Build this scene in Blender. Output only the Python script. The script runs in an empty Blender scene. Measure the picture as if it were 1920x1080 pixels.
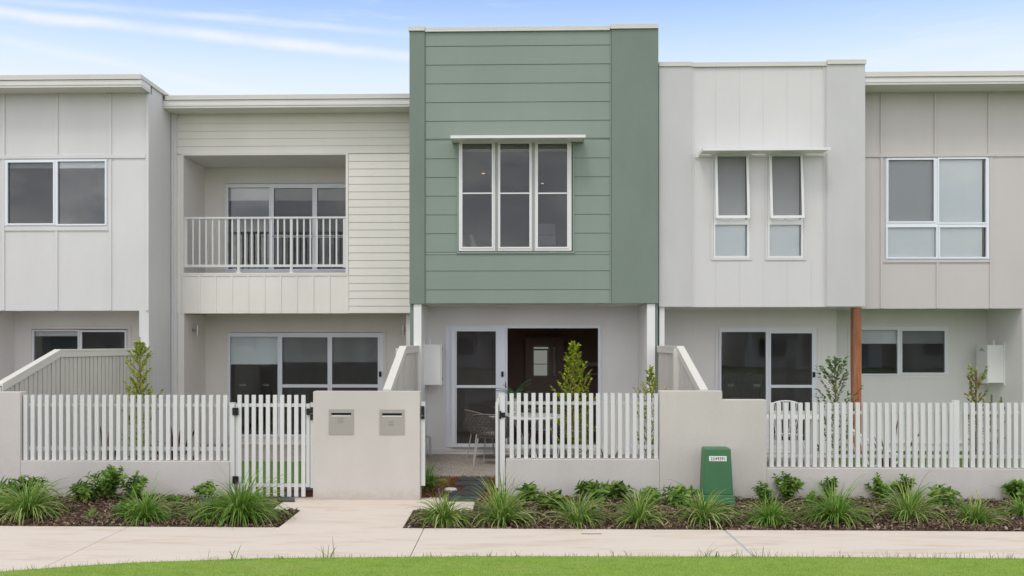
import bpy, math, random
import numpy as np
from mathutils import Vector, Matrix
R = math.radians
SC = bpy.context.scene
COL = SC.collection

# ------------------------------------------------------------------ camera
YAW = 0.030; PX0 = 907.4; HOR = 642.0; F = 1920.0; EYE = 1.91
cam = bpy.data.cameras.new("camera"); camo = bpy.data.objects.new("camera", cam); COL.objects.link(camo)
camo.location = (0, 0, EYE); camo.rotation_euler = (R(90), 0, YAW)
cam.sensor_width = 36; cam.lens = 36; cam.clip_start = .1; cam.clip_end = 2000
cam.shift_x = (960 - PX0) / 1920; cam.shift_y = (HOR - 540) / 1920
SC.camera = camo
# ------------------------------------------------------------------ sky, sun, exposure
SUN_EL, SUN_AZ = R(56), R(200)       # azimuth clockwise from +Y: behind the camera, a little to the left
def ray(px, py):
    u = (px - PX0) / F; v = (HOR - py) / F
    return Vector((-math.sin(YAW) + u * math.cos(YAW), math.cos(YAW) + u * math.sin(YAW), v))
class NT:
    def __init__(s, nt): s.nt = nt; s.n = nt.nodes; s.l = nt.links
    def new(s, t, **k):
        n = s.n.new(t)
        for a, b in k.items(): setattr(n, a, b)
        return n
    def put(s, sock, v):
        if isinstance(v, bpy.types.NodeSocket): s.l.new(v, sock)
        elif v is not None:
            if hasattr(sock.default_value, '__len__') and isinstance(v, (tuple, list)) and len(v) == 3 and len(sock.default_value) == 4: v = (*v, 1)
            sock.default_value = v
    def math(s, op, a, b=None, c=None, clamp=False):
        n = s.new('ShaderNodeMath', operation=op); n.use_clamp = clamp
        s.put(n.inputs[0], a)
        if b is not None: s.put(n.inputs[1], b)
        if c is not None: s.put(n.inputs[2], c)
        return n.outputs[0]
    def mix(s, f, a, b, mode='MIX'):
        n = s.new('ShaderNodeMix', data_type='RGBA', blend_type=mode)
        s.put(n.inputs[0], f); s.put(n.inputs[6], a); s.put(n.inputs[7], b)
        return n.outputs[2]
    def ramp(s, f, stops, interp='LINEAR'):
        n = s.new('ShaderNodeValToRGB'); n.color_ramp.interpolation = interp
        e = n.color_ramp.elements
        while len(e) < len(stops): e.new(0.5)
        for i, (p, c) in enumerate(stops):
            e[i].position = p; e[i].color = (*c, 1) if len(c) == 3 else c
        s.put(n.inputs[0], f); return n.outputs[0]
    def noise(s, vec, scale, detail=3, rough=.5, dist=0):
        n = s.new('ShaderNodeTexNoise'); s.put(n.inputs['Vector'], vec)
        n.inputs['Scale'].default_value = scale; n.inputs['Detail'].default_value = detail
        n.inputs['Roughness'].default_value = rough; n.inputs['Distortion'].default_value = dist
        return n.outputs['Fac']
    def mapr(s, v, a, b, c=0, d=1):
        n = s.new('ShaderNodeMapRange'); n.interpolation_type = 'SMOOTHSTEP'
        s.put(n.inputs[0], v); n.inputs[1].default_value = a; n.inputs[2].default_value = b
        n.inputs[3].default_value = c; n.inputs[4].default_value = d
        return n.outputs[0]

w = bpy.data.worlds.new("World"); SC.world = w; w.use_nodes = True
W = NT(w.node_tree); W.n.clear()
tc = W.new('ShaderNodeTexCoord').outputs['Generated']
nrm = W.new('ShaderNodeVectorMath', operation='NORMALIZE'); W.l.new(tc, nrm.inputs[0]); dirv = nrm.outputs[0]
sep = W.new('ShaderNodeSeparateXYZ'); W.l.new(dirv, sep.inputs[0]); dx, dy, dz = sep.outputs
sky = W.new('ShaderNodeTexSky', sky_type='NISHITA'); sky.sun_disc = False
sky.sun_elevation = SUN_EL; sky.sun_rotation = SUN_AZ; sky.air_density = 1.2; sky.dust_density = 2.5
nish = W.new('ShaderNodeVectorMath', operation='SCALE'); W.l.new(sky.outputs[0], nish.inputs[0]); nish.inputs[3].default_value = .9
grad = W.ramp(dz, [(0.0, (.92, .96, 1.0)), (.21, (.84, .92, 1.0)), (.255, (.66, .82, 1.0)), (.285, (.50, .70, 1.0)), (.318, (.345, .545, .97)), (.5, (.30, .46, .80)), (.8, (.62, .68, .78))])
def band(p1, p2, wd, amt):
    n = ray(*p1).cross(ray(*p2)).normalized()
    d = W.new('ShaderNodeVectorMath', operation='DOT_PRODUCT'); W.l.new(dirv, d.inputs[0]); d.inputs[1].default_value = n
    wob = W.math('MULTIPLY', W.math('SUBTRACT', W.noise(dirv, 9, 4), .5), wd * 1.3)
    a = W.math('ABSOLUTE', W.math('ADD', d.outputs['Value'], wob))
    m = W.mapr(a, 0, wd, 1, 0)
    return W.math('MULTIPLY', m, W.math('MULTIPLY', amt, W.mapr(W.noise(dirv, 14, 5, .6), .25, .7, .45, 1)))
left = W.mapr(dx, -.18, .12, 1, 0)
b1 = band((0, 22), (765, 106), .0085, .95)
b2 = W.math('MULTIPLY', band((0, -4), (480, 38), .0055, .38), left)
b3 = W.math('MULTIPLY', band((0, 72), (230, 122), .008, .45), left)
st = W.new('ShaderNodeMapping'); W.l.new(dirv, st.inputs[0]); st.inputs['Rotation'].default_value = (0, R(-6), 0); st.inputs['Scale'].default_value = (3, 3, 22)
wisps = W.mapr(W.noise(st.outputs[0], 2.0, 6, .6), .52, .8, 0, .40)
cl = W.math('ADD', W.math('ADD', b1, b2), W.math('ADD', b3, wisps), clamp=True)
front = W.mix(cl, W.mix(1.0, grad, (1.2, 1.14, 1.09), 'MULTIPLY'), (1.0, 1.02, 1.08))
cn = W.new('ShaderNodeMapping'); W.l.new(dirv, cn.inputs[0]); cn.inputs['Scale'].default_value = (1.5, 1.5, 5)
back = W.mix(W.mapr(W.noise(cn.outputs[0], 4.5, 7, .62), .36, .64), (.60, .64, .74), (1.19, 1.175, 1.165))
back = W.mix(1.0, back, W.ramp(dz, [(0, (1.95, 1.95, 1.95)), (.3, (1.6, 1.6, 1.6)), (1, (1.05, 1.05, 1.05))]), 'MULTIPLY')
mask = W.mapr(dy, .80, .2, 0, 1)
over = W.mix(mask, front, back)
final = W.mix(.85, nish.outputs[0], over)
up = W.mapr(dz, -.02, .0, 0, 1)
final = W.mix(up, (.25, .27, .22), final)
bg = W.new('ShaderNodeBackground'); W.l.new(final, bg.inputs[0]); bg.inputs[1].default_value = 1.0
ow = W.new('ShaderNodeOutputWorld'); W.l.new(bg.outputs[0], ow.inputs[0])
# the Nishita share stays at strength 0.1
nish.inputs[3].default_value = .1
sun = bpy.data.lights.new("sun", 'SUN'); sun.energy = .85; sun.angle = R(14); sun.color = (1, .962, .905)
suno = bpy.data.objects.new("sun", sun); COL.objects.link(suno)
sd = Vector((math.sin(SUN_AZ) * math.cos(SUN_EL), math.cos(SUN_AZ) * math.cos(SUN_EL), math.sin(SUN_EL)))
suno.rotation_euler = sd.to_track_quat('Z', 'Y').to_euler(); suno.location = sd * 50
vs = SC.view_settings; vs.view_transform = 'Standard'; vs.look = 'None'; vs.exposure = 0.04; vs.gamma = 1
SC.cycles.max_bounces = 8; SC.cycles.transparent_max_bounces = 12

# ------------------------------------------------------------------ photo pixel -> world point on a plane of constant depth
def T(px, D): return D / (math.cos(YAW) + (px - PX0) / F * math.sin(YAW))
def X(px, D): return T(px, D) * (-math.sin(YAW) + (px - PX0) / F * math.cos(YAW))
def Z(py, px, D): return EYE + T(px, D) * (HOR - py) / F
def G(px, py, z=0):                         # point on the ground
    t = (EYE - z) * F / (py - HOR); r = ray(px, py)
    return Vector((r.x * t, r.y * t, z))

# ------------------------------------------------------------------ materials
def shader(name):
    m = bpy.data.materials.new(name); m.use_nodes = True
    N = NT(m.node_tree); b = N.n['Principled BSDF']
    return m, N, b
def pos(N): return N.new('ShaderNodeNewGeometry').outputs['Position']
def bump(N, b, h, strength, dist=.01):
    n = N.new('ShaderNodeBump'); n.inputs['Strength'].default_value = strength; n.inputs['Distance'].default_value = dist
    N.l.new(h, n.inputs['Height']); N.l.new(n.outputs[0], b.inputs['Normal'])
def paint(name, c, rough=.55, var=.05, fine=0, bs=.15, spec=.4, grain=300, splash=False):
    m, N, b = shader(name); p = pos(N)
    mp = N.new('ShaderNodeMapping'); N.l.new(p, mp.inputs[0]); mp.inputs['Scale'].default_value = (1, 1, .45)
    f = N.noise(mp.outputs[0], .9, 6, .6)
    col = N.mix(N.mapr(f, .3, .7), tuple(x * (1 - var) for x in c), tuple(min(1, x * (1 + var)) for x in c))
    ms = N.new('ShaderNodeMapping'); N.l.new(p, ms.inputs[0]); ms.inputs['Scale'].default_value = (5, 5, .35)
    col = N.mix(N.mapr(N.noise(ms.outputs[0], 1.4, 6, .65), .5, .78, 0, .14), col, tuple(x * .86 for x in c))
    if fine:
        g = N.noise(p, grain, 2, .6)
        col = N.mix(N.mapr(g, .35, .65, 0, fine), col, tuple(x * .55 for x in c))
        bump(N, b, N.math('ADD', N.noise(p, grain * .4, 3, .6), N.math('MULTIPLY', N.noise(p, 5, 3), 1.5)), bs, .004)
    else:
        bump(N, b, N.noise(p, 3, 3), bs * .25, .01)
    if splash:
        sp = N.new('ShaderNodeSeparateXYZ'); N.l.new(p, sp.inputs[0])
        hgt = N.math('ADD', sp.outputs[2], N.math('MULTIPLY', N.math('SUBTRACT', N.noise(p, 7, 6, .7), .5), .35))
        col = N.mix(N.mapr(hgt, .02, .16, .30, 0), col, (.33, .27, .21))
    N.put(b.inputs['Base Color'], col); b.inputs['Roughness'].default_value = rough
    b.inputs['Specular IOR Level'].default_value = spec
    return m
M = {}
M['white_a'] = paint('white_board', (.66, .65, .65), .6, .04)
M['beige'] = paint('beige_board', (.775, .745, .685), .6, .035)
M['beige2'] = paint('beige_wall', (.74, .70, .66), .6, .035)
M['green'] = paint('sage_board', (.232, .286, .243), .6, .035)
M['green_r'] = paint('sage_render', (.205, .255, .215), .85, .07, .35, .5)
M['white_c'] = paint('offwhite_board', (.65, .635, .63), .6, .03)
M['white_r'] = paint('offwhite_render', (.59, .585, .58), .8, .05, .12, .3)
M['lower'] = paint('lower_wall_board', (.77, .755, .74), .6, .04)
M['taupe'] = paint('taupe_board', (.565, .53, .515), .6, .035)
M['render_warm'] = paint('wall_render_warm', (.60, .565, .525), .85, .06, .22, .5, grain=160, splash=True)
M['render_grey'] = paint('wall_render_grey', (.60, .565, .54), .85, .07, .22, .5, grain=160, splash=True)
M['picket'] = paint('picket_enamel', (.675, .68, .665), .4, .03)
M['cap'] = paint('roof_metal', (.62, .61, .57), .35, .03)
M['gutter'] = paint('gutter_metal', (.70, .69, .66), .35, .03)
M['alu'] = paint('window_aluminium', (.78, .81, .87), .3, .03)
M['alu_w'] = paint('window_white', (.76, .77, .76), .35, .03)
M['white'] = paint('white_enamel', (.78, .78, .76), .4, .02)
M['soffit'] = paint('soffit_board', (.70, .68, .65), .7, .03)
M['batten'] = paint('fence_batten', (.62, .585, .54), .7, .09, .1, .3)
M['cream'] = paint('fence_cap', (.68, .66, .60), .5, .04)
M['black'] = paint('black_plastic', (.012, .012, .013), .35, .1)
M['steel'], N, b = shader('brushed_steel'); b.inputs['Metallic'].default_value = 1; b.inputs['Roughness'].default_value = .3; b.inputs['Base Color'].default_value = (.45, .43, .4, 1)
M['mailbox'] = paint('mailbox_metal', (.37, .345, .31), .4, .03)
M['epillar'] = paint('green_plastic', (.055, .175, .075), .45, .12, .1, .15)
M['label'] = paint('label_white', (.8, .8, .8), .5, .02)
M['dark'] = paint('dark_slot', (.02, .02, .02), .6, .1)
M['blind'] = paint('roller_blind', (.92, .95, .965), .8, .03)
M['blind_d'] = paint('roller_blind_grey', (.55, .56, .55), .8, .03)
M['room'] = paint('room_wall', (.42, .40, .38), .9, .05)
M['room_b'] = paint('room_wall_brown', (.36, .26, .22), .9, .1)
M['door_b'] = paint('front_door_brown', (.40, .31, .26), .5, .1)
M['bedding'] = paint('bedding', (.7, .7, .68), .9, .05)
M['bed_dark'] = paint('patterned_throw', (.25, .25, .25), .9, .5, .5, grain=40)
M['rope'] = paint('rope_grey', (.17, .155, .145), .9, .1, .3, .3)
M['legmetal'] = paint('chair_leg', (.52, .51, .49), .4, .05)
M['tabletop'] = paint('table_top', (.72, .72, .70), .3, .03)
M['slate'] = paint('slate', (.055, .057, .065), .6, .35, .3, .4, grain=60)
M['pvc'] = paint('grey_pipe', (.42, .44, .46), .5, .04)
M['planter'] = paint('terracotta', (.4, .12, .05), .8, .1, .2)

def glass(name, tint, ior=1.75, dark=0):
    m, N, b = shader(name); N.n.remove(b)
    tr = N.new('ShaderNodeBsdfTransparent'); tr.inputs[0].default_value = (*tint, 1)
    gl = N.new('ShaderNodeBsdfGlossy'); gl.inputs['Roughness'].default_value = .015
    bp = N.new('ShaderNodeBump'); bp.inputs['Strength'].default_value = .10; bp.inputs['Distance'].default_value = .01
    N.l.new(N.noise(pos(N), 1.3, 2), bp.inputs['Height']); N.l.new(bp.outputs[0], gl.inputs['Normal'])
    fr = N.new('ShaderNodeFresnel'); fr.inputs[0].default_value = ior
    mx = N.new('ShaderNodeMixShader'); N.l.new(fr.outputs[0], mx.inputs[0]); N.l.new(tr.outputs[0], mx.inputs[1]); N.l.new(gl.outputs[0], mx.inputs[2])
    out = N.n['Material Output']; res = mx.outputs[0]
    if dark:
        df = N.new('ShaderNodeBsdfDiffuse'); df.inputs[0].default_value = (.115, .113, .12, 1)
        m2 = N.new('ShaderNodeMixShader'); m2.inputs[0].default_value = dark
        N.l.new(res, m2.inputs[1]); N.l.new(df.outputs[0], m2.inputs[2]); res = m2.outputs[0]
    N.l.new(res, out.inputs[0]); return m
M['glass'] = glass('window_glass', (.985, .995, .995), 1.70)
M['glass_clear'] = glass('window_glass_clear', (.985, .995, 1.0), 1.48)
M['screen'] = glass('insect_screen', (.99, .99, .99), 1.02, .30)

def leaf(name, stops, rough=.45, trans=.35, spec=.4, patch=0):
    m, N, b = shader(name); g = N.new('ShaderNodeNewGeometry')
    c = N.ramp(g.outputs['Random Per Island'], stops)
    c = N.mix(.35, c, N.mix(N.noise(g.outputs['Position'], 8, 3), tuple(x * .7 for x in stops[0][1]), stops[len(stops) // 2][1]))
    if patch:
        mpn = N.new('ShaderNodeMapping'); N.l.new(g.outputs['Position'], mpn.inputs[0]); mpn.inputs['Scale'].default_value = (1, 2.6, 1)
        c = N.mix(N.mapr(N.noise(mpn.outputs[0], 1.1, 6, .7), .42, .68, 0, patch), c, (.58, .60, .25))
        c = N.mix(N.mapr(N.noise(mpn.outputs[0], 3.1, 4, .6), .5, .7, 0, .5), c, (.20, .36, .05))
    N.put(b.inputs['Base Color'], c); b.inputs['Roughness'].default_value = rough; b.inputs['Specular IOR Level'].default_value = spec
    t = N.new('ShaderNodeBsdfTranslucent'); N.put(t.inputs[0], c)
    mx = N.new('ShaderNodeMixShader'); mx.inputs[0].default_value = trans
    N.l.new(b.outputs[0], mx.inputs[1]); N.l.new(t.outputs[0], mx.inputs[2]); N.l.new(mx.outputs[0], N.n['Material Output'].inputs[0])
    return m
M['liriope'] = leaf('strappy_leaf', [(0, (.05, .14, .014)), (.45, (.16, .34, .04)), (.85, (.32, .52, .09)), (.93, (.42, .46, .14)), (1, (.5, .5, .2))])
M['liriope_v'] = leaf('variegated_leaf', [(0, (.045, .13, .012)), (.4, (.14, .31, .035)), (.7, (.34, .52, .09)), (.82, (.55, .60, .2)), (1, (.75, .72, .36))])
M['leaf_bright'] = leaf('bright_leaf', [(0, (.06, .15, .02)), (.5, (.19, .35, .05)), (1, (.40, .58, .12))])
M['leaf_dark'] = leaf('dark_leaf', [(0, (.03, .08, .012)), (.5, (.12, .25, .035)), (.93, (.30, .44, .07)), (1, (.35, .36, .06))])
M['leaf_yellow'] = leaf('yellowing_leaf', [(0, (.04, .10, .012)), (.5, (.12, .22, .03)), (.85, (.3, .36, .05)), (1, (.5, .42, .05))])
M['leaf_lily'] = leaf('sapling_leaf', [(0, (.07, .15, .015)), (.4, (.26, .38, .03)), (.75, (.58, .66, .04)), (.95, (.58, .62, .06)), (1, (.5, .18, .08))])
M['leaf_open'] = leaf('open_sapling_leaf', [(0, (.045, .11, .025)), (.6, (.12, .22, .04)), (1, (.26, .38, .08))])
M['leaf_red'] = leaf('reddish_leaf', [(0, (.07, .15, .02)), (.45, (.2, .32, .04)), (.72, (.45, .50, .06)), (.8, (.42, .07, .04)), (1, (.30, .04, .03))])
M['cordy'] = leaf('cordyline_leaf', [(0, (.05, .014, .016)), (.5, (.17, .045, .035)), (.8, (.28, .08, .045)), (1, (.14, .25, .04))])
M['fern'] = leaf('fern_leaf', [(0, (.04, .13, .06)), (1, (.12, .30, .12))])
M['flower'] = leaf('purple_flower', [(0, (.34, .14, .42)), (1, (.6, .38, .62))])
M['grass'] = leaf('lawn_blade', [(0, (.22, .35, .05)), (.5, (.44, .60, .12)), (.85, (.62, .76, .2)), (1, (.62, .58, .28))], .75, .4, .05, .55)
M['weed'] = leaf('weed_blade', [(0, (.10, .19, .03)), (.6, (.2, .3, .06)), (1, (.45, .4, .2))], .6, .35, .2)
M['bark'] = paint('bark', (.22, .14, .09), .9, .25, .3, .5, grain=80)
M['stem'] = paint('green_stem', (.13, .13, .05), .8, .2)
M['stake'] = paint('timber_stake', (.52, .38, .25), .8, .1)
M['chips'] = leaf('bark_chip', [(0, (.035, .02, .014)), (.35, (.14, .078, .055)), (.7, (.26, .165, .12)), (.9, (.40, .29, .22)), (1, (.5, .43, .38))], .85, 0, .15)
M['chips_o'] = leaf('orange_chip', [(0, (.06, .022, .01)), (.5, (.20, .08, .035)), (.9, (.33, .15, .07)), (1, (.45, .3, .18))], .85, 0, .15)

def ground_mat(name, cs, scale, rough=.9, bs=.5, vor=False, big=.8):
    m, N, b = shader(name); p = pos(N)
    if vor:
        v = N.new('ShaderNodeTexVoronoi'); N.l.new(p, v.inputs['Vector']); v.inputs['Scale'].default_value = scale
        s = N.new('ShaderNodeSeparateColor'); N.l.new(v.outputs['Color'], s.inputs[0]); f = s.outputs[0]; h = v.outputs['Distance']
    else:
        f = N.mapr(N.noise(p, scale, 6, .65), .3, .7); h = N.noise(p, scale, 6, .7)
    c = N.ramp(f, cs)
    c = N.mix(N.mapr(N.noise(p, big, 5, .6), .35, .7, 0, .25), c, cs[0][1])
    N.put(b.inputs['Base Color'], c); b.inputs['Roughness'].default_value = rough; b.inputs['Specular IOR Level'].default_value = .2
    bump(N, b, h, bs, .01); return m
M['soil'] = ground_mat('soil', [(0, (.035, .022, .015)), (1, (.11, .07, .05))], 30)
M['soil_o'] = ground_mat('orange_soil', [(0, (.08, .032, .016)), (1, (.2, .09, .045))], 30)
M['aggregate'] = ground_mat('exposed_aggregate', [(0, (.16, .135, .115)), (.5, (.36, .31, .265)), (1, (.60, .54, .48))], 90, vor=True)
M['lawn'] = ground_mat('lawn_base', [(0, (.13, .24, .03)), (.5, (.22, .35, .06)), (1, (.32, .42, .10))], 60, big=1.5)
M['turf'] = ground_mat('turf', [(0, (.06, .13, .02)), (1, (.14, .24, .055))], 120)
M['asphalt'] = ground_mat('asphalt', [(0, (.13, .13, .13)), (1, (.2, .2, .195))], 120)
M['ground'] = ground_mat('far_ground', [(0, (.07, .11, .03)), (1, (.13, .17, .06))], 3)
# concrete: cream broom finish with warm stains
m, N, b = shader('footpath_concrete'); p = pos(N)
mp = N.new('ShaderNodeMapping'); N.l.new(p, mp.inputs[0]); mp.inputs['Scale'].default_value = (.55, 2.2, 1)
st1 = N.mapr(N.noise(mp.outputs[0], 2.0, 8, .68, .4), .46, .75, 0, .8)
c = N.mix(st1, (.665, .585, .505), (.52, .41, .31))
mp2 = N.new('ShaderNodeMapping'); N.l.new(p, mp2.inputs[0]); mp2.inputs['Scale'].default_value = (1.2, 5, 1)
c = N.mix(N.mapr(N.noise(mp2.outputs[0], 1.7, 6, .7), .55, .85, 0, .32), c, (.45, .40, .36))
c = N.mix(N.mapr(N.noise(p, 220, 2, .6), .5, .8, 0, .25), c, (.45, .38, .32))
c = N.mix(N.mapr(N.noise(p, 14, 4, .7), .68, .78, 0, .35), c, (.36, .31, .27))
N.put(b.inputs['Base Color'], c); b.inputs['Roughness'].default_value = .85; b.inputs['Specular IOR Level'].default_value = .25
mp3 = N.new('ShaderNodeMapping'); N.l.new(p, mp3.inputs[0]); mp3.inputs['Scale'].default_value = (220, 12, 1)
bump(N, b, N.math('ADD', N.noise(mp3.outputs[0], 1, 2), N.noise(p, 90, 3)), .25, .004); M['concrete'] = m
# stained timber post
m, N, b = shader('stained_timber'); p = pos(N)
mp = N.new('ShaderNodeMapping'); N.l.new(p, mp.inputs[0]); mp.inputs['Scale'].default_value = (26, 26, 1.3)
g = N.noise(mp.outputs[0], 2.2, 8, .65, 1.2)
c = N.ramp(g, [(.3, (.16, .05, .02)), (.5, (.33, .12, .048)), (.72, (.46, .20, .085))])
N.put(b.inputs['Base Color'], c); b.inputs['Roughness'].default_value = .45; bump(N, b, g, .3, .004); M['timber'] = m
# emission materials for the downlights and the front door pane
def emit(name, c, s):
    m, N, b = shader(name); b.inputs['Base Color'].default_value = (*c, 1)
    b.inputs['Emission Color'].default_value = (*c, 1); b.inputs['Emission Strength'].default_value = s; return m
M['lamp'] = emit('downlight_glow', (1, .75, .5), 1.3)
M['pane_glow'] = emit('daylight_glow_pane', (.32, .34, .30), .55)  # pane emits by itself, standing in for daylight from behind the door

# ------------------------------------------------------------------ mesh builder
class MB:
    def __init__(s): s.v = []; s.f = []
    def quad(s, a, b, c, d): i = len(s.v); s.v += [tuple(a), tuple(b), tuple(c), tuple(d)]; s.f.append((i, i + 1, i + 2, i + 3)); return s
    def tri(s, a, b, c): i = len(s.v); s.v += [tuple(a), tuple(b), tuple(c)]; s.f.append((i, i + 1, i + 2)); return s
    def hexa(s, p):   # 8 corners: bottom 4 ccw, top 4
        i = len(s.v); s.v += [tuple(q) for q in p]
        for f in ((3, 2, 1, 0), (4, 5, 6, 7), (0, 1, 5, 4), (1, 2, 6, 5), (2, 3, 7, 6), (3, 0, 4, 7)): s.f.append(tuple(i + k for k in f))
        return s
    def box(s, x0, x1, y0, y1, z0, z1):
        if x0 > x1: x0, x1 = x1, x0
        if y0 > y1: y0, y1 = y1, y0
        if z0 > z1: z0, z1 = z1, z0
        return s.hexa([(x0, y0, z0), (x1, y0, z0), (x1, y1, z0), (x0, y1, z0), (x0, y0, z1), (x1, y0, z1), (x1, y1, z1), (x0, y1, z1)])
    def pbox(s, px0, px1, py0, py1, D, th):      # front face at depth D traced at pixels, th deep
        pm = (px0 + px1) / 2
        return s.box(X(px0, D), X(px1, D), D, D + th, Z(py1, pm, D), Z(py0, pm, D))
    def tube(s, pts, r, n=6, r2=None, cap=True):
        pts = [Vector(p) for p in pts]; k = len(pts); base = len(s.v); up = Vector((0, 0, 1))
        for i, p in enumerate(pts):
            t = (pts[min(i + 1, k - 1)] - pts[max(i - 1, 0)]).normalized()
            a = t.cross(up)
            if a.length < .05: a = t.cross(Vector((1, 0, 0)))
            a.normalize(); c = t.cross(a)
            rr = r if r2 is None else r + (r2 - r) * i / (k - 1)
            for j in range(n):
                q = 2 * math.pi * j / n; s.v.append(tuple(p + (a * math.cos(q) + c * math.sin(q)) * rr))
        for i in range(k - 1):
            for j in range(n):
                s.f.append((base + i * n + j, base + i * n + (j + 1) % n, base + (i + 1) * n + (j + 1) % n, base + (i + 1) * n + j))
        if cap:
            s.f.append(tuple(base + j for j in range(n))[::-1]); s.f.append(tuple(base + (k - 1) * n + j for j in range(n)))
        return s
    def lathe(s, prof, c=(0, 0, 0), n=24):
        base = len(s.v)
        for r, z in prof:
            for j in range(n):
                q = 2 * math.pi * j / n; s.v.append((c[0] + r * math.cos(q), c[1] + r * math.sin(q), c[2] + z))
        for i in range(len(prof) - 1):
            for j in range(n): s.f.append((base + i * n + j, base + i * n + (j + 1) % n, base + (i + 1) * n + (j + 1) % n, base + (i + 1) * n + j))
        s.f.append(tuple(base + j for j in range(n))[::-1]); s.f.append(tuple(base + (len(prof) - 1) * n + j for j in range(n)))
        return s
    def plate(s, x0, x1, z0, z1, y0, y1, holes=()):   # slab with rectangular holes, one clean mesh
        xs = sorted({round(a, 5) for a in [x0, x1] + [h[i] for h in holes for i in (0, 1)] if x0 - 1e-6 <= a <= x1 + 1e-6})
        zs = sorted({round(a, 5) for a in [z0, z1] + [h[i] for h in holes for i in (2, 3)] if z0 - 1e-6 <= a <= z1 + 1e-6})
        def solid(i, j):
            if i < 0 or j < 0 or i >= len(xs) - 1 or j >= len(zs) - 1: return False
            cx = (xs[i] + xs[i + 1]) / 2; cz = (zs[j] + zs[j + 1]) / 2
            return not any(h[0] < cx < h[1] and h[2] < cz < h[3] for h in holes)
        for i in range(len(xs) - 1):
            for j in range(len(zs) - 1):
                if not solid(i, j): continue
                a, b, c, d = xs[i], xs[i + 1], zs[j], zs[j + 1]
                s.quad((a, y0, c), (b, y0, c), (b, y0, d), (a, y0, d)); s.quad((b, y1, c), (a, y1, c), (a, y1, d), (b, y1, d))
                if not solid(i - 1, j): s.quad((a, y1, c), (a, y0, c), (a, y0, d), (a, y1, d))
                if not solid(i + 1, j): s.quad((b, y0, c), (b, y1, c), (b, y1, d), (b, y0, d))
                if not solid(i, j - 1): s.quad((a, y1, c), (b, y1, c), (b, y0, c), (a, y0, c))
                if not solid(i, j + 1): s.quad((a, y0, d), (b, y0, d), (b, y1, d), (a, y1, d))
        return s
    def boards(s, x0, x1, z0, z1, y, pitch, top, lip=.012, gap=.006):   # lapped boards: bottoms proud
        z = top
        while z > z0:
            za = max(z - pitch, z0); zb = min(z, z1)
            if zb > za + .004:
                s.hexa([(x0, y - lip, za + gap), (x1, y - lip, za + gap), (x1, y + .004, za + gap), (x0, y + .004, za + gap),
                        (x0, y - .003, zb), (x1, y - .003, zb), (x1, y + .004, zb), (x0, y + .004, zb)])
            z -= pitch
        return s
    def build(s, name, mat, parent=None, kind=None, smooth=False, bevel=0, at=None, weld=False):
        o_ = root_loc(parent) if parent is not None else (Vector(at) if at is not None else Vector((0, 0, 0)))
        me = bpy.data.meshes.new(name)
        me.from_pydata([(a - o_.x, b_ - o_.y, c_ - o_.z) for a, b_, c_ in s.v], [], s.f); me.update()
        if weld:
            import bmesh
            bm = bmesh.new(); bm.from_mesh(me); bmesh.ops.remove_doubles(bm, verts=bm.verts, dist=.0005); bm.to_mesh(me); bm.free()
        ob = bpy.data.objects.new(name, me); COL.objects.link(ob)
        me.materials.append(M[mat] if isinstance(mat, str) else mat)
        if parent is not None: ob.parent = parent
        elif at is not None: ob.location = at
        if kind: ob['kind'] = kind
        if smooth: me.polygons.foreach_set('use_smooth', [True] * len(me.polygons))
        if bevel:
            bv = ob.modifiers.new('edge', 'BEVEL'); bv.width = bevel; bv.segments = 2; bv.limit_method = 'ANGLE'
        return ob
def root_loc(p):
    while p.parent is not None: p = p.parent
    return Vector(p['base']) if 'base' in p else p.location.copy()
def thing(name, label, cat, loc=(0, 0, 0), group=None, rz=0):
    o = bpy.data.objects.new(name, None); COL.objects.link(o); o.location = loc; o.rotation_euler = (0, 0, rz)
    o.empty_display_size = .2
    o['label'] = label; o['category'] = cat
    if group: o['group'] = group
    return o
def tag(o, label, cat, group=None):
    o['label'] = label; o['category'] = cat
    if group: o['group'] = group
    return o
def prect(px0, px1, py0, py1, D):
    pm = (px0 + px1) / 2
    return (X(px0, D), X(px1, D), Z(py1, pm, D), Z(py0, pm, D))

# ------------------------------------------------------------------ ground and paving
def sheet(name, pts, z, mat, th=0, kind='structure'):
    mb = MB(); n = len(pts)
    mb.v = [(a, b, z) for a, b in pts]; mb.f = [tuple(range(n))]
    if th:
        mb.v += [(a, b, z - th) for a, b in pts]
        for i in range(n): j = (i + 1) % n; mb.f.append((i, n + i, n + j, j))
    return mb.build(name, mat, kind=kind)
DF = 12.38
sheet('ground', [(-900, -900), (900, -900), (900, 900), (-900, 900)], -.16, 'ground')
sheet('road', [(-200, -6), (200, -6), (200, 3.9), (-200, 3.9)], -.12, 'asphalt')
MB().box(-200, 200, 3.9, 4.1, -.2, .0).build('kerb', 'concrete', kind='structure')
edge = [(-14, 8.0), (X(-200, 8.3), 8.15), (X(0, 8.35), 8.36), (X(120, 8.5), 8.56), (X(250, 8.7), 8.74), (X(500, 8.95), 8.95), (X(900, 9.08), 9.09), (X(1500, 9.15), 9.15), (X(1920, 9.12), 9.13), (14, 9.1)]
def edge_y(x):
    for (a, b), (c, d) in zip(edge, edge[1:]):
        if a <= x <= c: return b + (d - b) * (x - a) / (c - a)
    return edge[0][1] if x < edge[0][0] else edge[-1][1]
sheet('lawn', [(-60, 4.1), (60, 4.1), (60, 9.1)] + edge[::-1] + [(-60, 8.0)], .012, 'lawn')
FP = 10.47
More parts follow.
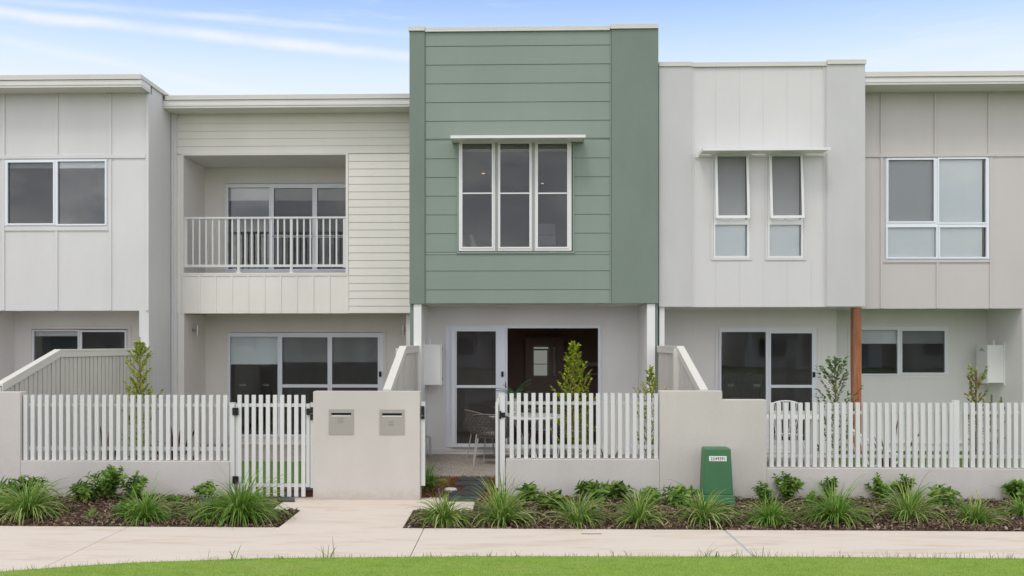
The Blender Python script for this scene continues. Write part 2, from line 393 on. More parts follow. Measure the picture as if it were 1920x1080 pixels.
# footpath slabs with real joints
xs = [-30, -13.1, -10.06, -7.02, -3.985, -.93, 2.13, 5.17, 8.2, 11.3, 30]
mb = MB()
for a, b in zip(xs, xs[1:]):
    g = .0035
    mb.box(a + (.012 if abs(a - 2.13) < .01 else g), b - (.012 if abs(b - 2.13) < .01 else g), 7.6, FP, -.14, .006)
fp = mb.build('footpath', 'concrete', kind='structure', bevel=.004)
sheet('joint_filler', [(-30, 7.7), (30, 7.7), (30, FP - .01), (-30, FP - .01)], -.02, 'dark')
MB().box(2.119, 2.141, 7.65, FP - .004, -.1, .0015).build('joint_filler', 'pvc', kind='structure')
# entry pad between the two beds
mb = MB()
mb.box(-2.43, -1.15, FP + .008, 11.56, -.14, .004)
mb.v += []
dl = X(508, 11.56); dr = X(886, 11.56)
mb.box(dl, dr, 11.562, 12.56, -.14, .004)
mb.build('driveway', 'concrete', kind='structure', bevel=.004)
# beds: gently mounded soil sheets
def bed_z(x, y): return -.012 + .045 * max(0, min(1, (y - FP) / 1.9)) + .014 * math.sin(x * 2.3 + y) + .01 * math.sin(x * 5.1 - y * 3)
def bed(name, x0, x1, y0, y1, mat, zf):
    mb = MB(); nx = max(2, int((x1 - x0) / .12)); ny = max(2, int((y1 - y0) / .12))
    for j in range(ny + 1):
        for i in range(nx + 1):
            x = x0 + (x1 - x0) * i / nx; y = y0 + (y1 - y0) * j / ny; mb.v.append((x, y, zf(x, y)))
    for j in range(ny):
        for i in range(nx):
            k = j * (nx + 1) + i; mb.f.append((k, k + 1, k + nx + 2, k + nx + 1))
    return mb.build(name, mat, kind='structure', smooth=True)
bed('garden_bed', -9, -2.435, FP, 11.555, 'soil', bed_z)
bed('garden_bed', -9, dl - .002, 11.555, 12.45, 'soil', bed_z)
bed('garden_bed', -1.145, 9, FP, 11.555, 'soil', bed_z)
bed('garden_bed', dr + .002, 9, 11.555, 12.45, 'soil', bed_z)
rng = np.random.default_rng(5)
def chips(name, zones, dens, mat, zf, size=(.018, .05)):
    V = []; Fc = []
    for (x0, x1, y0, y1) in zones:
        n = int((x1 - x0) * (y1 - y0) * dens)
        x = rng.uniform(x0, x1, n); y = rng.uniform(y0, y1, n)
        z = np.array([zf(a, b) for a, b in zip(x, y)]) + rng.uniform(.002, .03, n)
        L = rng.uniform(*size, n); Wd = L * rng.uniform(.25, .6, n)
        a = rng.uniform(0, 6.28, n); ti = rng.normal(0, .45, n); ro = rng.normal(0, .45, n)
        ux = np.stack([np.cos(a) * np.cos(ti), np.sin(a) * np.cos(ti), np.sin(ti)], 1)
        vx = np.stack([-np.sin(a) * np.cos(ro), np.cos(a) * np.cos(ro), np.sin(ro)], 1)
        c = np.stack([x, y, z], 1); nn = np.cross(ux, vx)
        for su, sv, k in ((-1, -.7, 0), (.1, -1, .25), (1, -.5, 0), (.8, .8, 0), (-.2, 1, .25), (-1, .6, 0)):
            V.append(c + ux * (L * su / 2)[:, None] + vx * (Wd * sv / 2)[:, None] + nn * (L * k * .4)[:, None])
        base = sum(len(q) for q in Fc) and Fc[-1].max() + 1 if Fc else 0
        idx = np.arange(n)
        Fc.append(base + np.stack([idx + k * n for k in range(6)], 1))
    allv = []; k = 0
    for zi in range(len(Fc)): allv += V[zi * 6:(zi + 1) * 6]
    v = np.concatenate(allv); f = np.concatenate(Fc)
    me = bpy.data.meshes.new(name); me.vertices.add(len(v)); me.vertices.foreach_set('co', v.astype(np.float32).ravel())
    me.loops.add(f.size); me.loops.foreach_set('vertex_index', f.astype(np.int32).ravel())
    me.polygons.add(len(f)); me.polygons.foreach_set('loop_start', np.arange(0, f.size, 6, dtype=np.int32)); me.update(calc_edges=True); me.validate()
    me.materials.append(M[mat]); o = bpy.data.objects.new(name, me); COL.objects.link(o); o['kind'] = 'stuff'; return o
ch = chips('bark_mulch', [(-7, -2.45, FP + .02, 11.54), (-7, dl - .02, 11.54, 12.36), (-1.13, 7.2, FP + .02, 11.54), (dr + .02, 7.2, 11.54, 12.36)], 1500, 'chips', bed_z)
lit = chips('leaf_litter', [(-6.5, -2.6, FP - .07, FP), (-1.1, 6.8, FP - .07, FP)], 90, 'chips', lambda x, y: .004, (.008, .025)); lit['label'] = 'scattered bark crumbs spilled on the back edge of the footpath'
ch['label'] = 'dark brown bark mulch covering the beds along the footpath'

# ---- yards behind the front wall
XL1, XL2, XR = -6.1, -1.57, 2.31          # boundary fences
YB, YG, YW = 19.0, 17.48, 17.8
sheet('patio', [(-6.0, 16.35), (-1.62, 16.35), (-1.62, YB), (-6.0, YB)], .004, 'aggregate', .1)
sheet('patio', [(-1.53, 14.6), (2.27, 14.6), (2.27, YG), (-1.53, YG)], .004, 'aggregate', .1)
sheet('patio', [(2.36, 13.2), (4.15, 13.2), (4.6, 14.0), (5.0, 15.2), (5.2, YW), (2.36, YW)], .004, 'aggregate', .1)
sheet('yard_lawn', [(-6.0, 13.62), (-1.62, 13.62), (-1.62, 16.345), (-6.0, 16.345)], -.004, 'turf')
sheet('yard_lawn', [(4.16, 13.2), (12, 13.2), (12, 18.3), (5.22, 18.3), (5.22, YW), (5.02, 15.2), (4.62, 14.0)], -.004, 'turf')
sheet('patio', [(-14, 12.6), (-6.3, 12.6), (-6.1, 18), (-14, 18)], -.004, 'aggregate')
flat = lambda x, y: -.012 + .006 * math.sin(9 * x + 7 * y)
bed('yard_mulch', -6.0, -1.6, 12.55, 13.6, 'soil_o', flat)
bed('yard_mulch', -1.53, 2.27, 12.55, 14.6, 'soil_o', flat)
bed('yard_mulch', 2.36, 9.5, 12.55, 13.2, 'soil_o', flat)
c2 = chips('orange_mulch', [(-3.6, -2.4, 12.5, 13.6), (-1.16, -.2, 12.4, 14.58), (3.0, 7, 12.6, 13.2)], 1300, 'chips_o', flat, (.012, .035))
c2['label'] = 'reddish orange bark mulch around the slate pavers inside the gates'
# slate pavers
pav = [(500, 553, 932.5, 939, 'front slate paver at the foot of the closed gate'),
       (528, 573, 924, 929.5, 'middle slate paver inside the closed gate'),
       (556, 587, 914, 919.5, 'far slate paver inside the closed gate beside the lawn'),
       (838, 902, 929.5, 938, 'nearest slate paver by the open gate, behind the round drain lid'),
       (845, 906, 920, 927, 'second nearest slate paver inside the open gate'),
       (868, 912, 911.5, 918, 'middle slate paver of the five inside the open gate'),
       (853, 914, 902.5, 909.5, 'wide slate paver inside the open gate, one before the patio edge'),
       (859, 915, 895, 900.5, 'slate paver against the pebbled patio edge')]
for a, b_, t_, u_, lb in pav:
    p0 = G(a, u_, .02); p1 = G(b_, u_, .02); p2 = G(b_ - 1, t_, .02); p3 = G(a + 4, t_, .02)
    c = (p0 + p1 + p2 + p3) / 4
    mb = MB(); mb.hexa([(p.x, p.y, -.02) for p in (p0, p1, p2, p3)] + [(p.x, p.y, .024) for p in (p0, p1, p2, p3)])
    tag(mb.build('slate_paver', 'slate', at=(c.x, c.y, 0), bevel=.005), lb, 'paver', 'slate pavers inside the gates')
    
# drain lid
g = G(845, 918, .02)
t = thing('drain_cap', 'round white drain cap sitting in orange mulch by the open gate', 'drain cap', (g.x, g.y, 0))
MB().lathe([(.075, -.02), (.078, .03), (.07, .038), (.0, .04)], (g.x, g.y, 0), 20).build('lid', 'white', t, smooth=False)
MB().lathe([(.088, -.02), (.088, .018), (.079, .018)], (g.x, g.y, 0), 20).build('collar', 'pvc', t)

# ------------------------------------------------------------------ windows and doors
def window(parent, name, outer, D, panes, mat='alu', hole=None, blinds=(), sash=True, fw=.055, setback=-.012, label=None, gm='glass'):
    """outer, panes in photo pixels on the wall plane; panes (x0,x1,y0,y1,kind)"""
    ox0, ox1, oz0, oz1 = prect(*outer, D)
    holes = [prect(*p[:4], D) for p in panes]
    y0 = D + setback
    fr = MB().plate(ox0, ox1, oz0, oz1, y0, y0 + fw, holes).build(name, mat, parent, bevel=.002)
    if label: fr['label'] = label
    if sash:
        mb = MB()
        for h in holes:
            e = .022
            mb.plate(h[0] - e, h[1] + e, h[2] - e, h[3] + e, y0 - .012, y0 + .003, [(h[0] + .004, h[1] - .004, h[2] + .004, h[3] - .004)])
        mb.build('sash', mat, fr, bevel=.002)
    for k in ('glass', 'screen'):
        mb = MB(); any_ = False
        for p, h in zip(panes, holes):
            if p[4] == 'open': continue
            if k == 'glass': mb.plate(h[0] - .01, h[1] + .01, h[2] - .01, h[3] + .01, y0 + .028, y0 + .032); any_ = True
            elif p[4] == 'screen': mb.quad((h[0], y0 + .010, h[2]), (h[1], y0 + .010, h[2]), (h[1], y0 + .010, h[3]), (h[0], y0 + .010, h[3])); any_ = True
        if any_: mb.build('pane' if k == 'glass' else 'insect_screen', gm if k == 'glass' else k, fr)
    for (a, b_, c, d, mm) in blinds:
        r = prect(a, b_, c, d, D); MB().box(r[0], r[1], D + .06, D + .064, r[2], r[3]).box(r[0], r[1], D + .054, D + .070, r[2] - .012, r[2] + .012).build('blind', mm, fr)
    return fr
def trim(mb, px0, px1, py0, py1, D, wpx, th=.012):   # flat cover strip frame round an opening
    o_ = prect(px0, px1, py0, py1, D); i_ = prect(px0 + wpx, px1 - wpx, py0 + wpx, py1 - wpx, D)
    mb.plate(*o_, D - th, D - .0005, [i_]); return mb
def room(parent, px0, px1, z0, z1, D, depth, mat='room'):
    x0, x1 = X(px0, D), X(px1, D); y0 = D + .16; y1 = y0 + depth; mb = MB()
    mb.quad((x0, y1, z0), (x1, y1, z0), (x1, y1, z1), (x0, y1, z1)); mb.quad((x0, y0, z0), (x0, y1, z0), (x0, y1, z1), (x0, y0, z1))
    mb.quad((x1, y0, z0), (x1, y1, z0), (x1, y1, z1), (x1, y0, z1)); mb.quad((x0, y0, z0), (x1, y0, z0), (x1, y1, z0), (x0, y1, z0))
    mb.quad((x0, y0, z1), (x1, y0, z1), (x1, y1, z1), (x0, y1, z1))
    return mb.build('interior', mat, parent)
def handle(parent, px, py, D, w_=4.6, h=10, mat='black'):
    a = MB(); a.pbox(px - w_ / 2, px + w_ / 2, py - h / 2, py + h / 2, D - .05, .03); return a.build('handle', mat, parent, bevel=.004)
def rings(parent, pxs, py, D):
    for px in pxs:
        mb = MB()
        for k in range(4):
            c = Vector((X(px + (k - 1.5) * 3.0, D), D - .004, Z(py, px, D)))
            mb.tube([c + Vector((math.cos(q * math.pi / 6) * .013, 0, math.sin(q * math.pi / 6) * .016)) for q in range(13)], .0022, 4, cap=False)
        mb.build('safety_mark', 'pvc', parent)
def lamp(parent, x, y, z, s=1):
    l = MB().tube([(x + .085 * s, y, z - .085), (x + .085 * s, y, z + .085)], .028, 14).build('wall_lamp', 'steel', parent, smooth=False)
    MB().tube([(x, y, z), (x + .012 * s, y, z)], .034, 14).tube([(x + .012 * s, y, z), (x + .06 * s, y, z)], .012, 10).build('bracket', 'steel', l)
BK = 27.0   # back of the buildings

# ================================================================== HOUSE A (far left)
DA = 16.66; DAB = 17.85; XA = -6.01
A = thing('townhouse', 'pale white townhouse at the far left with battened upper wall and two pane window', 'house', (-9.5, DA, 0), 'townhouses in the terrace')
zt = Z(163, 150, 16.23); zr = Z(140, 150, 16.23); zb = Z(582.5, 150, DA)
hw = prect(9, 201, 299, 423, DA)
MB().plate(-13.5, XA, zb, zt, DA, DA + .15, [hw]).box(XA - .14, XA, DA + .15, 17.9, -.05, zr - .07).box(XA - .15, XA - .001, 17.9, BK, 0, zr - .07)\
  .box(X(261, DA), XA - .002, DA, DA + .15, -.05, zb).box(-13.5, -13.35, DA + .16, BK, 0, zr - .07).box(-13.5, XA - .16, BK - .1, BK, 0, zr - .07).build('upper_wall', 'white_a', A)
mb = MB()
for a in (3, 102.5, 203): mb.pbox(a, a + 5.7, 175.5, 296, DA - .02, .0195)
mb.pbox(0 - 80, 214, 291, 297.5, DA - .026, .0255); mb.pbox(214.2, 272.6, 290, 296.5, DA - .02, .0195)
for a in (3, 203.5): mb.pbox(a, a + 5.2, 298.5, 582, DA - .02, .0195)
mb.pbox(103, 108, 433, 582, DA - .02, .0195); mb.pbox(8.5, 203.2, 425, 432.5, DA - .02, .0195)
mb.pbox(273, 278.6, 175.5, 582.5, DA - .023, .0225)
for a in (-97, -197): mb.pbox(a, a + 5.7, 175.5, 582, DA - .02, .0195)
mb.build('batten', 'white_a', A, bevel=.002)
MB().box(-13.5, XA, 16.25, DA - .001, zt, zt + .02).build('soffit', 'soffit', A)
mb = MB(); mb.box(-13.6, XA + .018, 16.262, DA - .002, zt + .022, zr - .07).build('fascia', 'gutter', A)
mb = MB()
for k, (za, zz, pr) in enumerate([(zt - .004, zt + .03, .0), (zt + .03, zt + .075, .012), (zt + .075, zr - .085, .004)]): mb.box(-13.6, XA + .028 + pr * .3, 16.235 - pr, 16.26, za, zz); mb.box(XA + .020, XA + .028 + pr * .3, 16.262, DA - .006, za, zz)
mb.build('gutter', 'gutter', A, bevel=.003)
mb = MB(); mb.box(-13.6, XA + .03, 16.215, BK, zr - .068, zr)
mb.box(-13.6, XA + .038, 16.207, 16.212, zr - .082, zr - .066)
mb.build('roof', 'cap', A, bevel=.003)
win = window(A, 'window', (9, 201, 299, 423), DA, [(15, 101, 304.5, 419.5, 'screen'), (108.5, 198, 302.5, 420.5, 'glass')],
       blinds=[(13, 103, 303, 313, 'blind_d'), (106, 200, 301, 313, 'blind')], sash=True)
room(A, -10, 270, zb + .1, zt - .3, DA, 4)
lw = prect(60, 240, 617, 712, DAB)
MB().plate(-13.5, XA - .16, -.05, zb + .25, DAB, DAB + .15, [lw]).build('lower_wall', 'lower', A)
MB().box(-13.5, XA - .16, DA + .16, DAB - .002, zb + .02, zb + .04).build('porch_ceiling', 'soffit', A)
MB().box(X(0, DA) - .35, X(20, DAB), DA + .16, DAB - .002, -.05, zb + .018).build('porch_wall', 'lower', A)
mb = trim(MB(), 53, 246, 612, 718, DAB, 6.5); mb.build('window_trim', 'lower', A)
window(A, 'window', (60, 240, 617, 712), DAB, [(64, 147, 620.5, 708, 'glass'), (154, 235, 622, 708, 'screen')],
       blinds=[(62, 148, 619, 629, 'blind')])
room(A, 22, 258, 0, 2.35, DAB, 4)
mb = MB(); mb.pbox(321, 324.5, 212, 860, 17.72, .09); mb.pbox(324.9, 331, 212, 860, 17.76, .05); mb.build('corner_trim', 'white_a', A, bevel=.003)

# ================================================================== HOUSE B (beige with balcony)
DB = 17.82; DBB = 19.07
B = thing('townhouse', 'beige weatherboard townhouse with a recessed upstairs balcony, left of the sage green one', 'house', (-3.8, DB, 0), 'townhouses in the terrace')
zt = Z(200.5, 540, 17.32); zr = Z(177, 540, 17.32); zb = Z(587.5, 540, DB); zf = Z(512, 500, DB)
xl, xr = XA + .004, X(776, DB)
op = prect(344.5, 648.5, 291, 511.5, DB)
mb = MB().plate(xl, xr, zb, zt + .02, DB, DB + .14, [op])
mb.box(xl, X(345, DB), DB, DB + .14, -.05, zb)                      # pier beside the porch
mb.box(xl, X(345, DB) - .002, DB + .14, DBB, -.05, zb)           # left porch return
mb.box(xl, op[0] - .002, DB + .14, DBB, zb + .01, zt)                # left balcony return
mb.box(op[1] + .04, op[1] + .16, DB + .14, DBB, zb + .05, zt)
mb.box(xr - .15, xr, DB + .14, BK, -.05, zt)
mb.box(xl, xr, BK - .1, BK, 0, zt)
mb.build('wall', 'beige2', B)
pitch = 14.27 / 107.2
mb = MB(); ztop = Z(217, 540, DB)
mb.boards(X(331.5, DB), xr, op[3] + .012, ztop, DB - .001, pitch, Z(231.5, 540, DB) + pitch)
mb.boards(X(653.8, DB), xr, zb, op[3] + .010, DB - .001, pitch, Z(288.5, 700, DB))
mb.build('weatherboard', 'beige', B)
mb = MB(); mb.pbox(331.6, 333, 291, 587, DB - .018, .0175).pbox(333.4, 340.5, 291, 587, DB - .006, .0055)
mb.plate(*prect(341, 653.2, 288.6, 514.2, DB), DB - .02, DB + .0, [op])
for k in range(11):
    a = 341 + k * 30.45 - (0 if k else 0)
    if k == 10: a = 650
    mb.pbox(a, a + 3.8, 517.5, 587.5, DB - .018, .0175)
mb.pbox(341, 653.2, 514.3, 517.3, DB - .018, .0175)
mb.build('cladding_trim', 'beige', B, bevel=.002)
MB().plate(*prect(341, 653.2, 517, 587.5, DB), DB - .004, DB - .0005).build('balcony_apron', 'beige', B)
MB().box(xl, xr, 17.34, DB - .001, zt, zt + .02).build('soffit', 'soffit', B)
MB().box(xl + .05, xr, 17.362, DB + .3, zt + .022, zr - .07).build('fascia', 'gutter', B)
mb = MB()
for za, zz, pr in [(zt - .004, zt + .03, .0), (zt + .03, zt + .075, .012), (zt + .075, zr - .085, .004)]: mb.box(xl + .001, xr, 17.335 - pr, 17.36, za, zz)
mb.build('gutter', 'gutter', B, bevel=.003)
mb = MB(); mb.box(xl + .031, xr, 17.315, BK, zr - .068, zr); mb.box(xl + .03, xr, 17.308, 17.313, zr - .082, zr - .066); mb.box(xl + .0, xl + .09, 17.3, 17.5, zr + .002, zr + .03); mb.build('roof', 'cap', B, bevel=.003)
# porch and balcony interiors
MB().box(X(345, DB), xr - .151, DB + .141, DBB - .001, zb + .03, zb + .05).build('porch_ceiling', 'soffit', B)
MB().box(op[0] + .001, op[1] + .039, DB + .01, DBB - .001, op[2] - .05, op[2] - .003).build('balcony_floor', 'pvc', B)
MB().box(op[0] + .001, op[1] + .039, DB + .141, DBB - .001, op[3] + .0, op[3] + .02).build('balcony_ceiling', 'soffit', B)
h1 = prect(427, 718.5, 623, 822, DBB); h2 = prect(423.5, 700, 343.5, 510, DBB)
MB().plate(xl, xr - .16, -.05, zt, DBB, DBB + .15, [h1, h2]).build('rear_wall', 'beige2', B)
mb = MB(); trim(mb, 421.5, 724, 618.5, 826, DBB, 5.4); trim(mb, 419, 705, 340, 515, DBB, 4.4)
for a in (447, 532, 616.5, 701.5): mb.pbox(a, a + 1.0, 590, 618, DBB - .003, .0025)
for a in (498, 583): mb.pbox(a, a + 1.0, 312, 339, DBB - .003, .0025)
mb.pbox(392, 421, 822, 834, DBB - .02, .0195); mb.pbox(725, 760, 822, 834, DBB - .02, .0195); mb.build('wall_trim', 'beige2', B)
d1 = window(B, 'sliding_door', (427, 718.5, 623, 822), DBB, [(431.5, 521.5, 631, 815, 'glass'), (529, 615, 632, 721, 'screen'), (529, 615, 726, 815, 'screen'), (622.5, 709, 632, 721, 'screen'), (622.5, 709, 726, 815, 'screen')],
       blinds=[(430, 523, 628, 682, 'blind'), (527, 617, 628, 678, 'blind_d'), (620, 712, 628, 678, 'blind_d')])
handle(d1, 712.5, 701.5, DBB); rings(d1, (455, 498.5), 722, DBB - .01)
d2 = window(B, 'sliding_door', (423.5, 700, 343.5, 510), DBB, [(428, 505.5, 351.5, 505, 'glass'), (513.5, 586.5, 352.5, 442, 'screen'), (513.5, 586.5, 445, 505, 'screen'), (594.5, 690, 352.5, 442, 'screen'), (594.5, 690, 445, 505, 'screen')],
       blinds=[(426, 507, 349, 374, 'blind_d'), (511, 588, 349, 374, 'blind_d'), (592, 692, 349, 374, 'blind_d')])
rings(d2, (440, 492), 441, DBB - .01)
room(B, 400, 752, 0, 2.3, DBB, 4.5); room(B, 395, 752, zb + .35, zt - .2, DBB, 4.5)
lamp(B, X(345, DB) + .0, 18.3, Z(619.5, 365, 18.3)); lamp(B, xr - .152, 18.3, Z(619.5, 700, 18.3), -1)
# balcony railing
rl = MB(); DR = DB + .03
rl.pbox(344.6, 648.3, 406.4, 410, DR - .012, .065)
rail = rl.build('balcony_railing', 'picket', B, bevel=.003)
MB().pbox(344.6, 648.3, 496, 500.6, DR + .004, .03).build('rail', 'picket', rail)
bm_ = MB(); wb = .028; zb0, zb1 = Z(496, 500, DR), Z(410, 500, DR)
bm_.box(-wb / 2, wb / 2, -.012, .012, zb0, zb1)
ref = None; Bl = B.location
posts = {447, 546}
for k in range(23):
    px = 361.8 + k * 12.22
    if px > 642: break
    if ref is None:
        me = bpy.data.meshes.new('baluster'); me.from_pydata([(a, b_, c) for a, b_, c in bm_.v], [], bm_.f); me.materials.append(M['picket'])
    if any(abs(px - q) < 4 for q in posts): continue
    o = bpy.data.objects.new('baluster', me); COL.objects.link(o); o.parent = rail; ref = o
    o.location = (X(px, DR) - Bl.x, DR + .018 - Bl.y, 0)
for a, b_ in ((344.7, 351), (643.2, 648.2)): MB().pbox(a, b_, 410, 501.5, DR, .036).build('post', 'picket', rail)
for q in posts: MB().pbox(q - 2.4, q + 2.4, 410, 511.5, DR, .04).pbox(q - 4.6, q + 4.6, 510, 511.6, DR - .02, .08).build('post', 'picket', rail)

# ================================================================== HOUSE C (sage green)
DC = 16.37; DCB = 17.48
Cc = thing('townhouse', 'sage green townhouse in the middle, taller than its neighbours, with three tall upstairs panes', 'house', (.35, DC, 0), 'townhouses in the terrace')
xl, xr = X(768, DC), X(1234, DC); zb = Z(569.7, 1000, DC); zr = Z(50.5, 1000, DC); zt = Z(58, 1000, DC)
hw = prect(858.5, 1074, 264, 473, DC)
mb = MB().plate(xl + .02, xr - .02, zb + .003, zt, DC + .004, DC + .15, [hw])
mb.box(xl + .002, xl + .12, DC + .151, BK, -.05, zt - .06); mb.box(xr - .12, xr - .002, DC + .151, BK, -.05, zt - .06); mb.box(xl, xr, BK - .1, BK, 0, zt - .06)
mb.build('upper_wall', 'green', Cc)
pitch = 35.13 / 117.2
mb = MB(); p0 = Z(86.4, 970, DC) + pitch
mb.boards(X(798, DC), X(856.2, DC), hw[2] - .04, hw[3] + .03, DC + .003, pitch, p0, .011, .009)
mb.boards(X(1077, DC), X(1143.5, DC), hw[2] - .04, hw[3] + .03, DC + .003, pitch, p0, .011, .009)
mb.boards(X(798, DC), X(1143.5, DC), hw[3] + .03, zt, DC + .003, pitch, p0, .011, .009)
mb.boards(X(798, DC), X(1143.5, DC), zb + .0, hw[2] - .04, DC + .003, pitch, p0, .011, .009)
mb.build('weatherboard', 'green', Cc)
mb = MB()
mb.box(xl, X(796.6, DC), DC - .03, DC + .003, zb, zt + .01); mb.build('rendered_pier', 'green_r', Cc, bevel=.004)
MB().box(X(1146.5, DC), xr, DC - .035, DC + .003, zb + .003, zt + .012).build('rendered_pier', 'green_r', Cc, bevel=.004)
mb = MB(); trim(mb, 856.4, 1077, 262, 475.5, DC, 3.6, .022); mb.box(X(1143.7, DC), X(1146.2, DC), DC - .014, DC + .002, zb, zt); mb.build('window_trim', 'green', Cc, bevel=.002)
mb = MB(); mb.box(xl - .015, X(796.8, DC), DC - .05, BK, zt + .012, zr + .015).box(X(797, DC), X(1143.5, DC), DC - .03, BK, zt + .0, zr).box(X(1143.7, DC), xr + .0, DC - .055, BK, zt + .014, zr + .02)
for a, b_, e, q in ((xl - .02, X(796.8, DC), .06, .012), (X(797, DC), X(1143.5, DC), .04, 0), (X(1143.7, DC), xr + .006, .065, .014)): mb.box(a, b_, DC - e, DC - e + .006, zt - .008 + q, zt + .006 + q)
mb.build('roof_capping', 'cap', Cc, bevel=.003)
cw = window(Cc, 'window', (860.5, 1071.5, 266, 470.5), DC, [(866.7, 922.7, 269.5, 463.7, 'screen'), (937.5, 993, 269.5, 463.7, 'screen'), (1008, 1063.7, 269.5, 463.7, 'screen')], 'alu_w',
       blinds=[(864, 925, 266, 279.5, 'blind_d'), (935, 996, 266, 279.5, 'blind_d'), (1005, 1066, 266, 279.5, 'blind_d')], setback=-.02)
mb = MB()
for a, b_ in ((866.7, 922.7), (937.5, 993), (1008, 1063.7)): mb.pbox(a, b_, 361, 363.6, DC - .018, .02)
mb.build('glazing_bar', 'alu_w', cw)
mb = MB()
for a in (929.2, 998.6): mb.pbox(a, a + .9, 268, 470, DC - .034, .003); mb.pbox(a + 2.4, a + 3.3, 268, 470, DC - .034, .003)
mb.build('sash_gap', 'dark', cw)
# awning
aw = MB(); a0, a1 = X(844.5, DC - .45), X(1098, DC - .45); za = Z(253.2, 970, DC - .45); zb2 = Z(258.6, 970, DC - .45)
aw.box(a0, a1, DC - .45, DC + .0, za - .016, za).box(a0, a1, DC - .45, DC - .435, zb2, za - .016).box(a0 + .001, a0 + .014, DC - .434, DC, zb2 + .005, za - .017).box(a1 - .014, a1 - .001, DC - .434, DC, zb2 + .005, za - .017).box(a0 + .02, a1 - .02, DC - .43, DC - .03, za - .03, za - .018)
aw.build('awning', 'white', Cc, bevel=.002)
# bedroom
fl = 2.85
rm = room(Cc, 785, 1215, fl, zt - 1.9, DC, 4.2)
for px, py, dd in ((906, 343, 2.2), (1017, 378, 3.4)):
    D_ = DC + dd; zc = zt - 1.905; 
    MB().lathe([(.026, 0), (.026, .004)], (X(px, D_), D_, zc - .008), 16).build('downlight', 'lamp', rm)
bed_ = thing('bed', 'white bed with pillows seen through the upstairs window of the green house', 'bed', (X(930, DC + 1.6), DC + 1.6, fl))
bx, by = X(925, DC + 1.6), DC + 1.6
MB().box(bx - 1.0, bx + .9, by - .8, by + .8, fl + .3, fl + .62).build('mattress', 'bedding', bed_, bevel=.06)
MB().box(bx - 1.0, bx + .85, by - .75, by + .75, fl, fl + .3).build('bed_base', 'blind_d', bed_)
for i, (ox, oy, a) in enumerate(((-.75, -.4, .3), (-.5, -.3, .25), (-.3, -.45, .2))):
    m_ = MB(); s_ = .2
    m_.hexa([(bx + ox - .06, by + oy - s_, fl + .62), (bx + ox + .06, by + oy - s_, fl + .62), (bx + ox + .06, by + oy + s_, fl + .62), (bx + ox - .06, by + oy + s_, fl + .62),
             (bx + ox - .1, by + oy - s_ * .9, fl + .98 - i * .04), (bx + ox - .04, by + oy - s_ * .9, fl + .98 - i * .04), (bx + ox - .04, by + oy + s_ * .9, fl + .98 - i * .04), (bx + ox - .1, by + oy + s_ * .9, fl + .98 - i * .04)])
    m_.build('pillow', 'bedding', bed_, bevel=.05)
MB().box(bx + .1, bx + .95, by - .84, by + .84, fl + .4, fl + .66).build('throw', 'bed_dark', bed_, bevel=.03)
wd = thing('drawer_unit', 'pale boxy cabinet seen through the right upstairs pane of the green house', 'cabinet', (X(1026, DC + 2), DC + 2, fl))
MB().pbox(1010, 1042, 419, 480, DC + 2, .45).build('carcass', 'blind', wd, bevel=.01)
MB().pbox(1012, 1040, 440, 441, DC + 1.99, .008).pbox(1012, 1040, 460, 461, DC + 1.99, .008).build('drawer_gap', 'dark', wd)
# ground floor
dh = prect(836, 1127, 610, 839, DCB)
MB().plate(X(790, DC), X(1213, DC), -.05, zb + .2, DCB, DCB + .15, [dh]).build('lower_wall', 'lower', Cc)
MB().box(X(790, DC), X(1213, DC), DC + .05, DCB - .001, zb + .004, zb + .03).build('porch_ceiling', 'soffit', Cc)
for nm, a, b_ in (('l', 775.3, 790), ('r', 1213, 1228.3)):
    MB().box(X(a, DC) + .002, X(b_, DC), DC + .0, DCB + .1, -.05, zb).build('porch_column', 'white', Cc, bevel=.003)
MB().box(X(768.5, DC), X(775.2, DC), DC + .03, DC + .15, -.05, zb + .001).box(X(1228.5, DC), X(1234, DC), DC + .03, DC + .15, -.05, zb + .001).build('green_strip', 'green_r', Cc)
mb = MB(); trim(mb, 830, 1132, 605, 846, DCB, 4.2)
for a in (833, 931, 1028, 1126): mb.pbox(a, a + .9, 573, 605, DCB - .003, .0025)
mb.pbox(802, 829.8, 841, 852, DCB - .02, .0195); mb.pbox(1132.3, 1196, 841, 852, DCB - .02, .0195); mb.build('wall_trim', 'lower', Cc)
d3 = window(Cc, 'sliding_door', (836, 1127, 610, 839), DCB, [(850, 854, 618, 834, 'open'), (951, 1121.7, 615, 834, 'open'), (854.4, 930, 621, 722.5, 'screen'), (854.4, 930, 727, 832, 'screen')])
mb = MB(); mb.plate(*prect(846.5, 947, 614, 838, DCB), DCB - .045, DCB - .014, [prect(854.4, 930, 621, 722.5, DCB), prect(854.4, 930, 727, 832, DCB)])
mb.pbox(932, 933.2, 616, 836, DCB - .05, .004).pbox(938, 939, 616, 836, DCB - .05, .004); mb.build('door_leaf', 'alu', d3, bevel=.003)
handle(d3, 942, 701.5, DCB - .03); MB().pbox(947.5, 949, 716, 728, DCB - .03, .03).build('latch', 'black', d3)
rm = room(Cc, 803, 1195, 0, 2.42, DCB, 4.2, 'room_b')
DI = DCB + 4.3
fd = MB().pbox(990, 1052, 637, 830, DI - .1, .05).build('front_door', 'door_b', rm)
MB().plate(*prect(985, 1057, 632, 836, DI - .12), DI - .14, DI - .10, [prect(990, 1052, 637, 836, DI - .12)]).build('door_frame', 'door_b', rm)
MB().pbox(1001, 1028, 651, 704, DI - .12, .01).build('door_pane', 'pane_glow', rm)
mb = MB(); mb.pbox(1000, 1029, 654, 657, DI - .14, .01).pbox(1026, 1029, 654, 704, DI - .145, .01).pbox(1000, 1029, 682, 683.4, DI - .14, .01); mb.build('glazing_bar', 'pvc', rm)
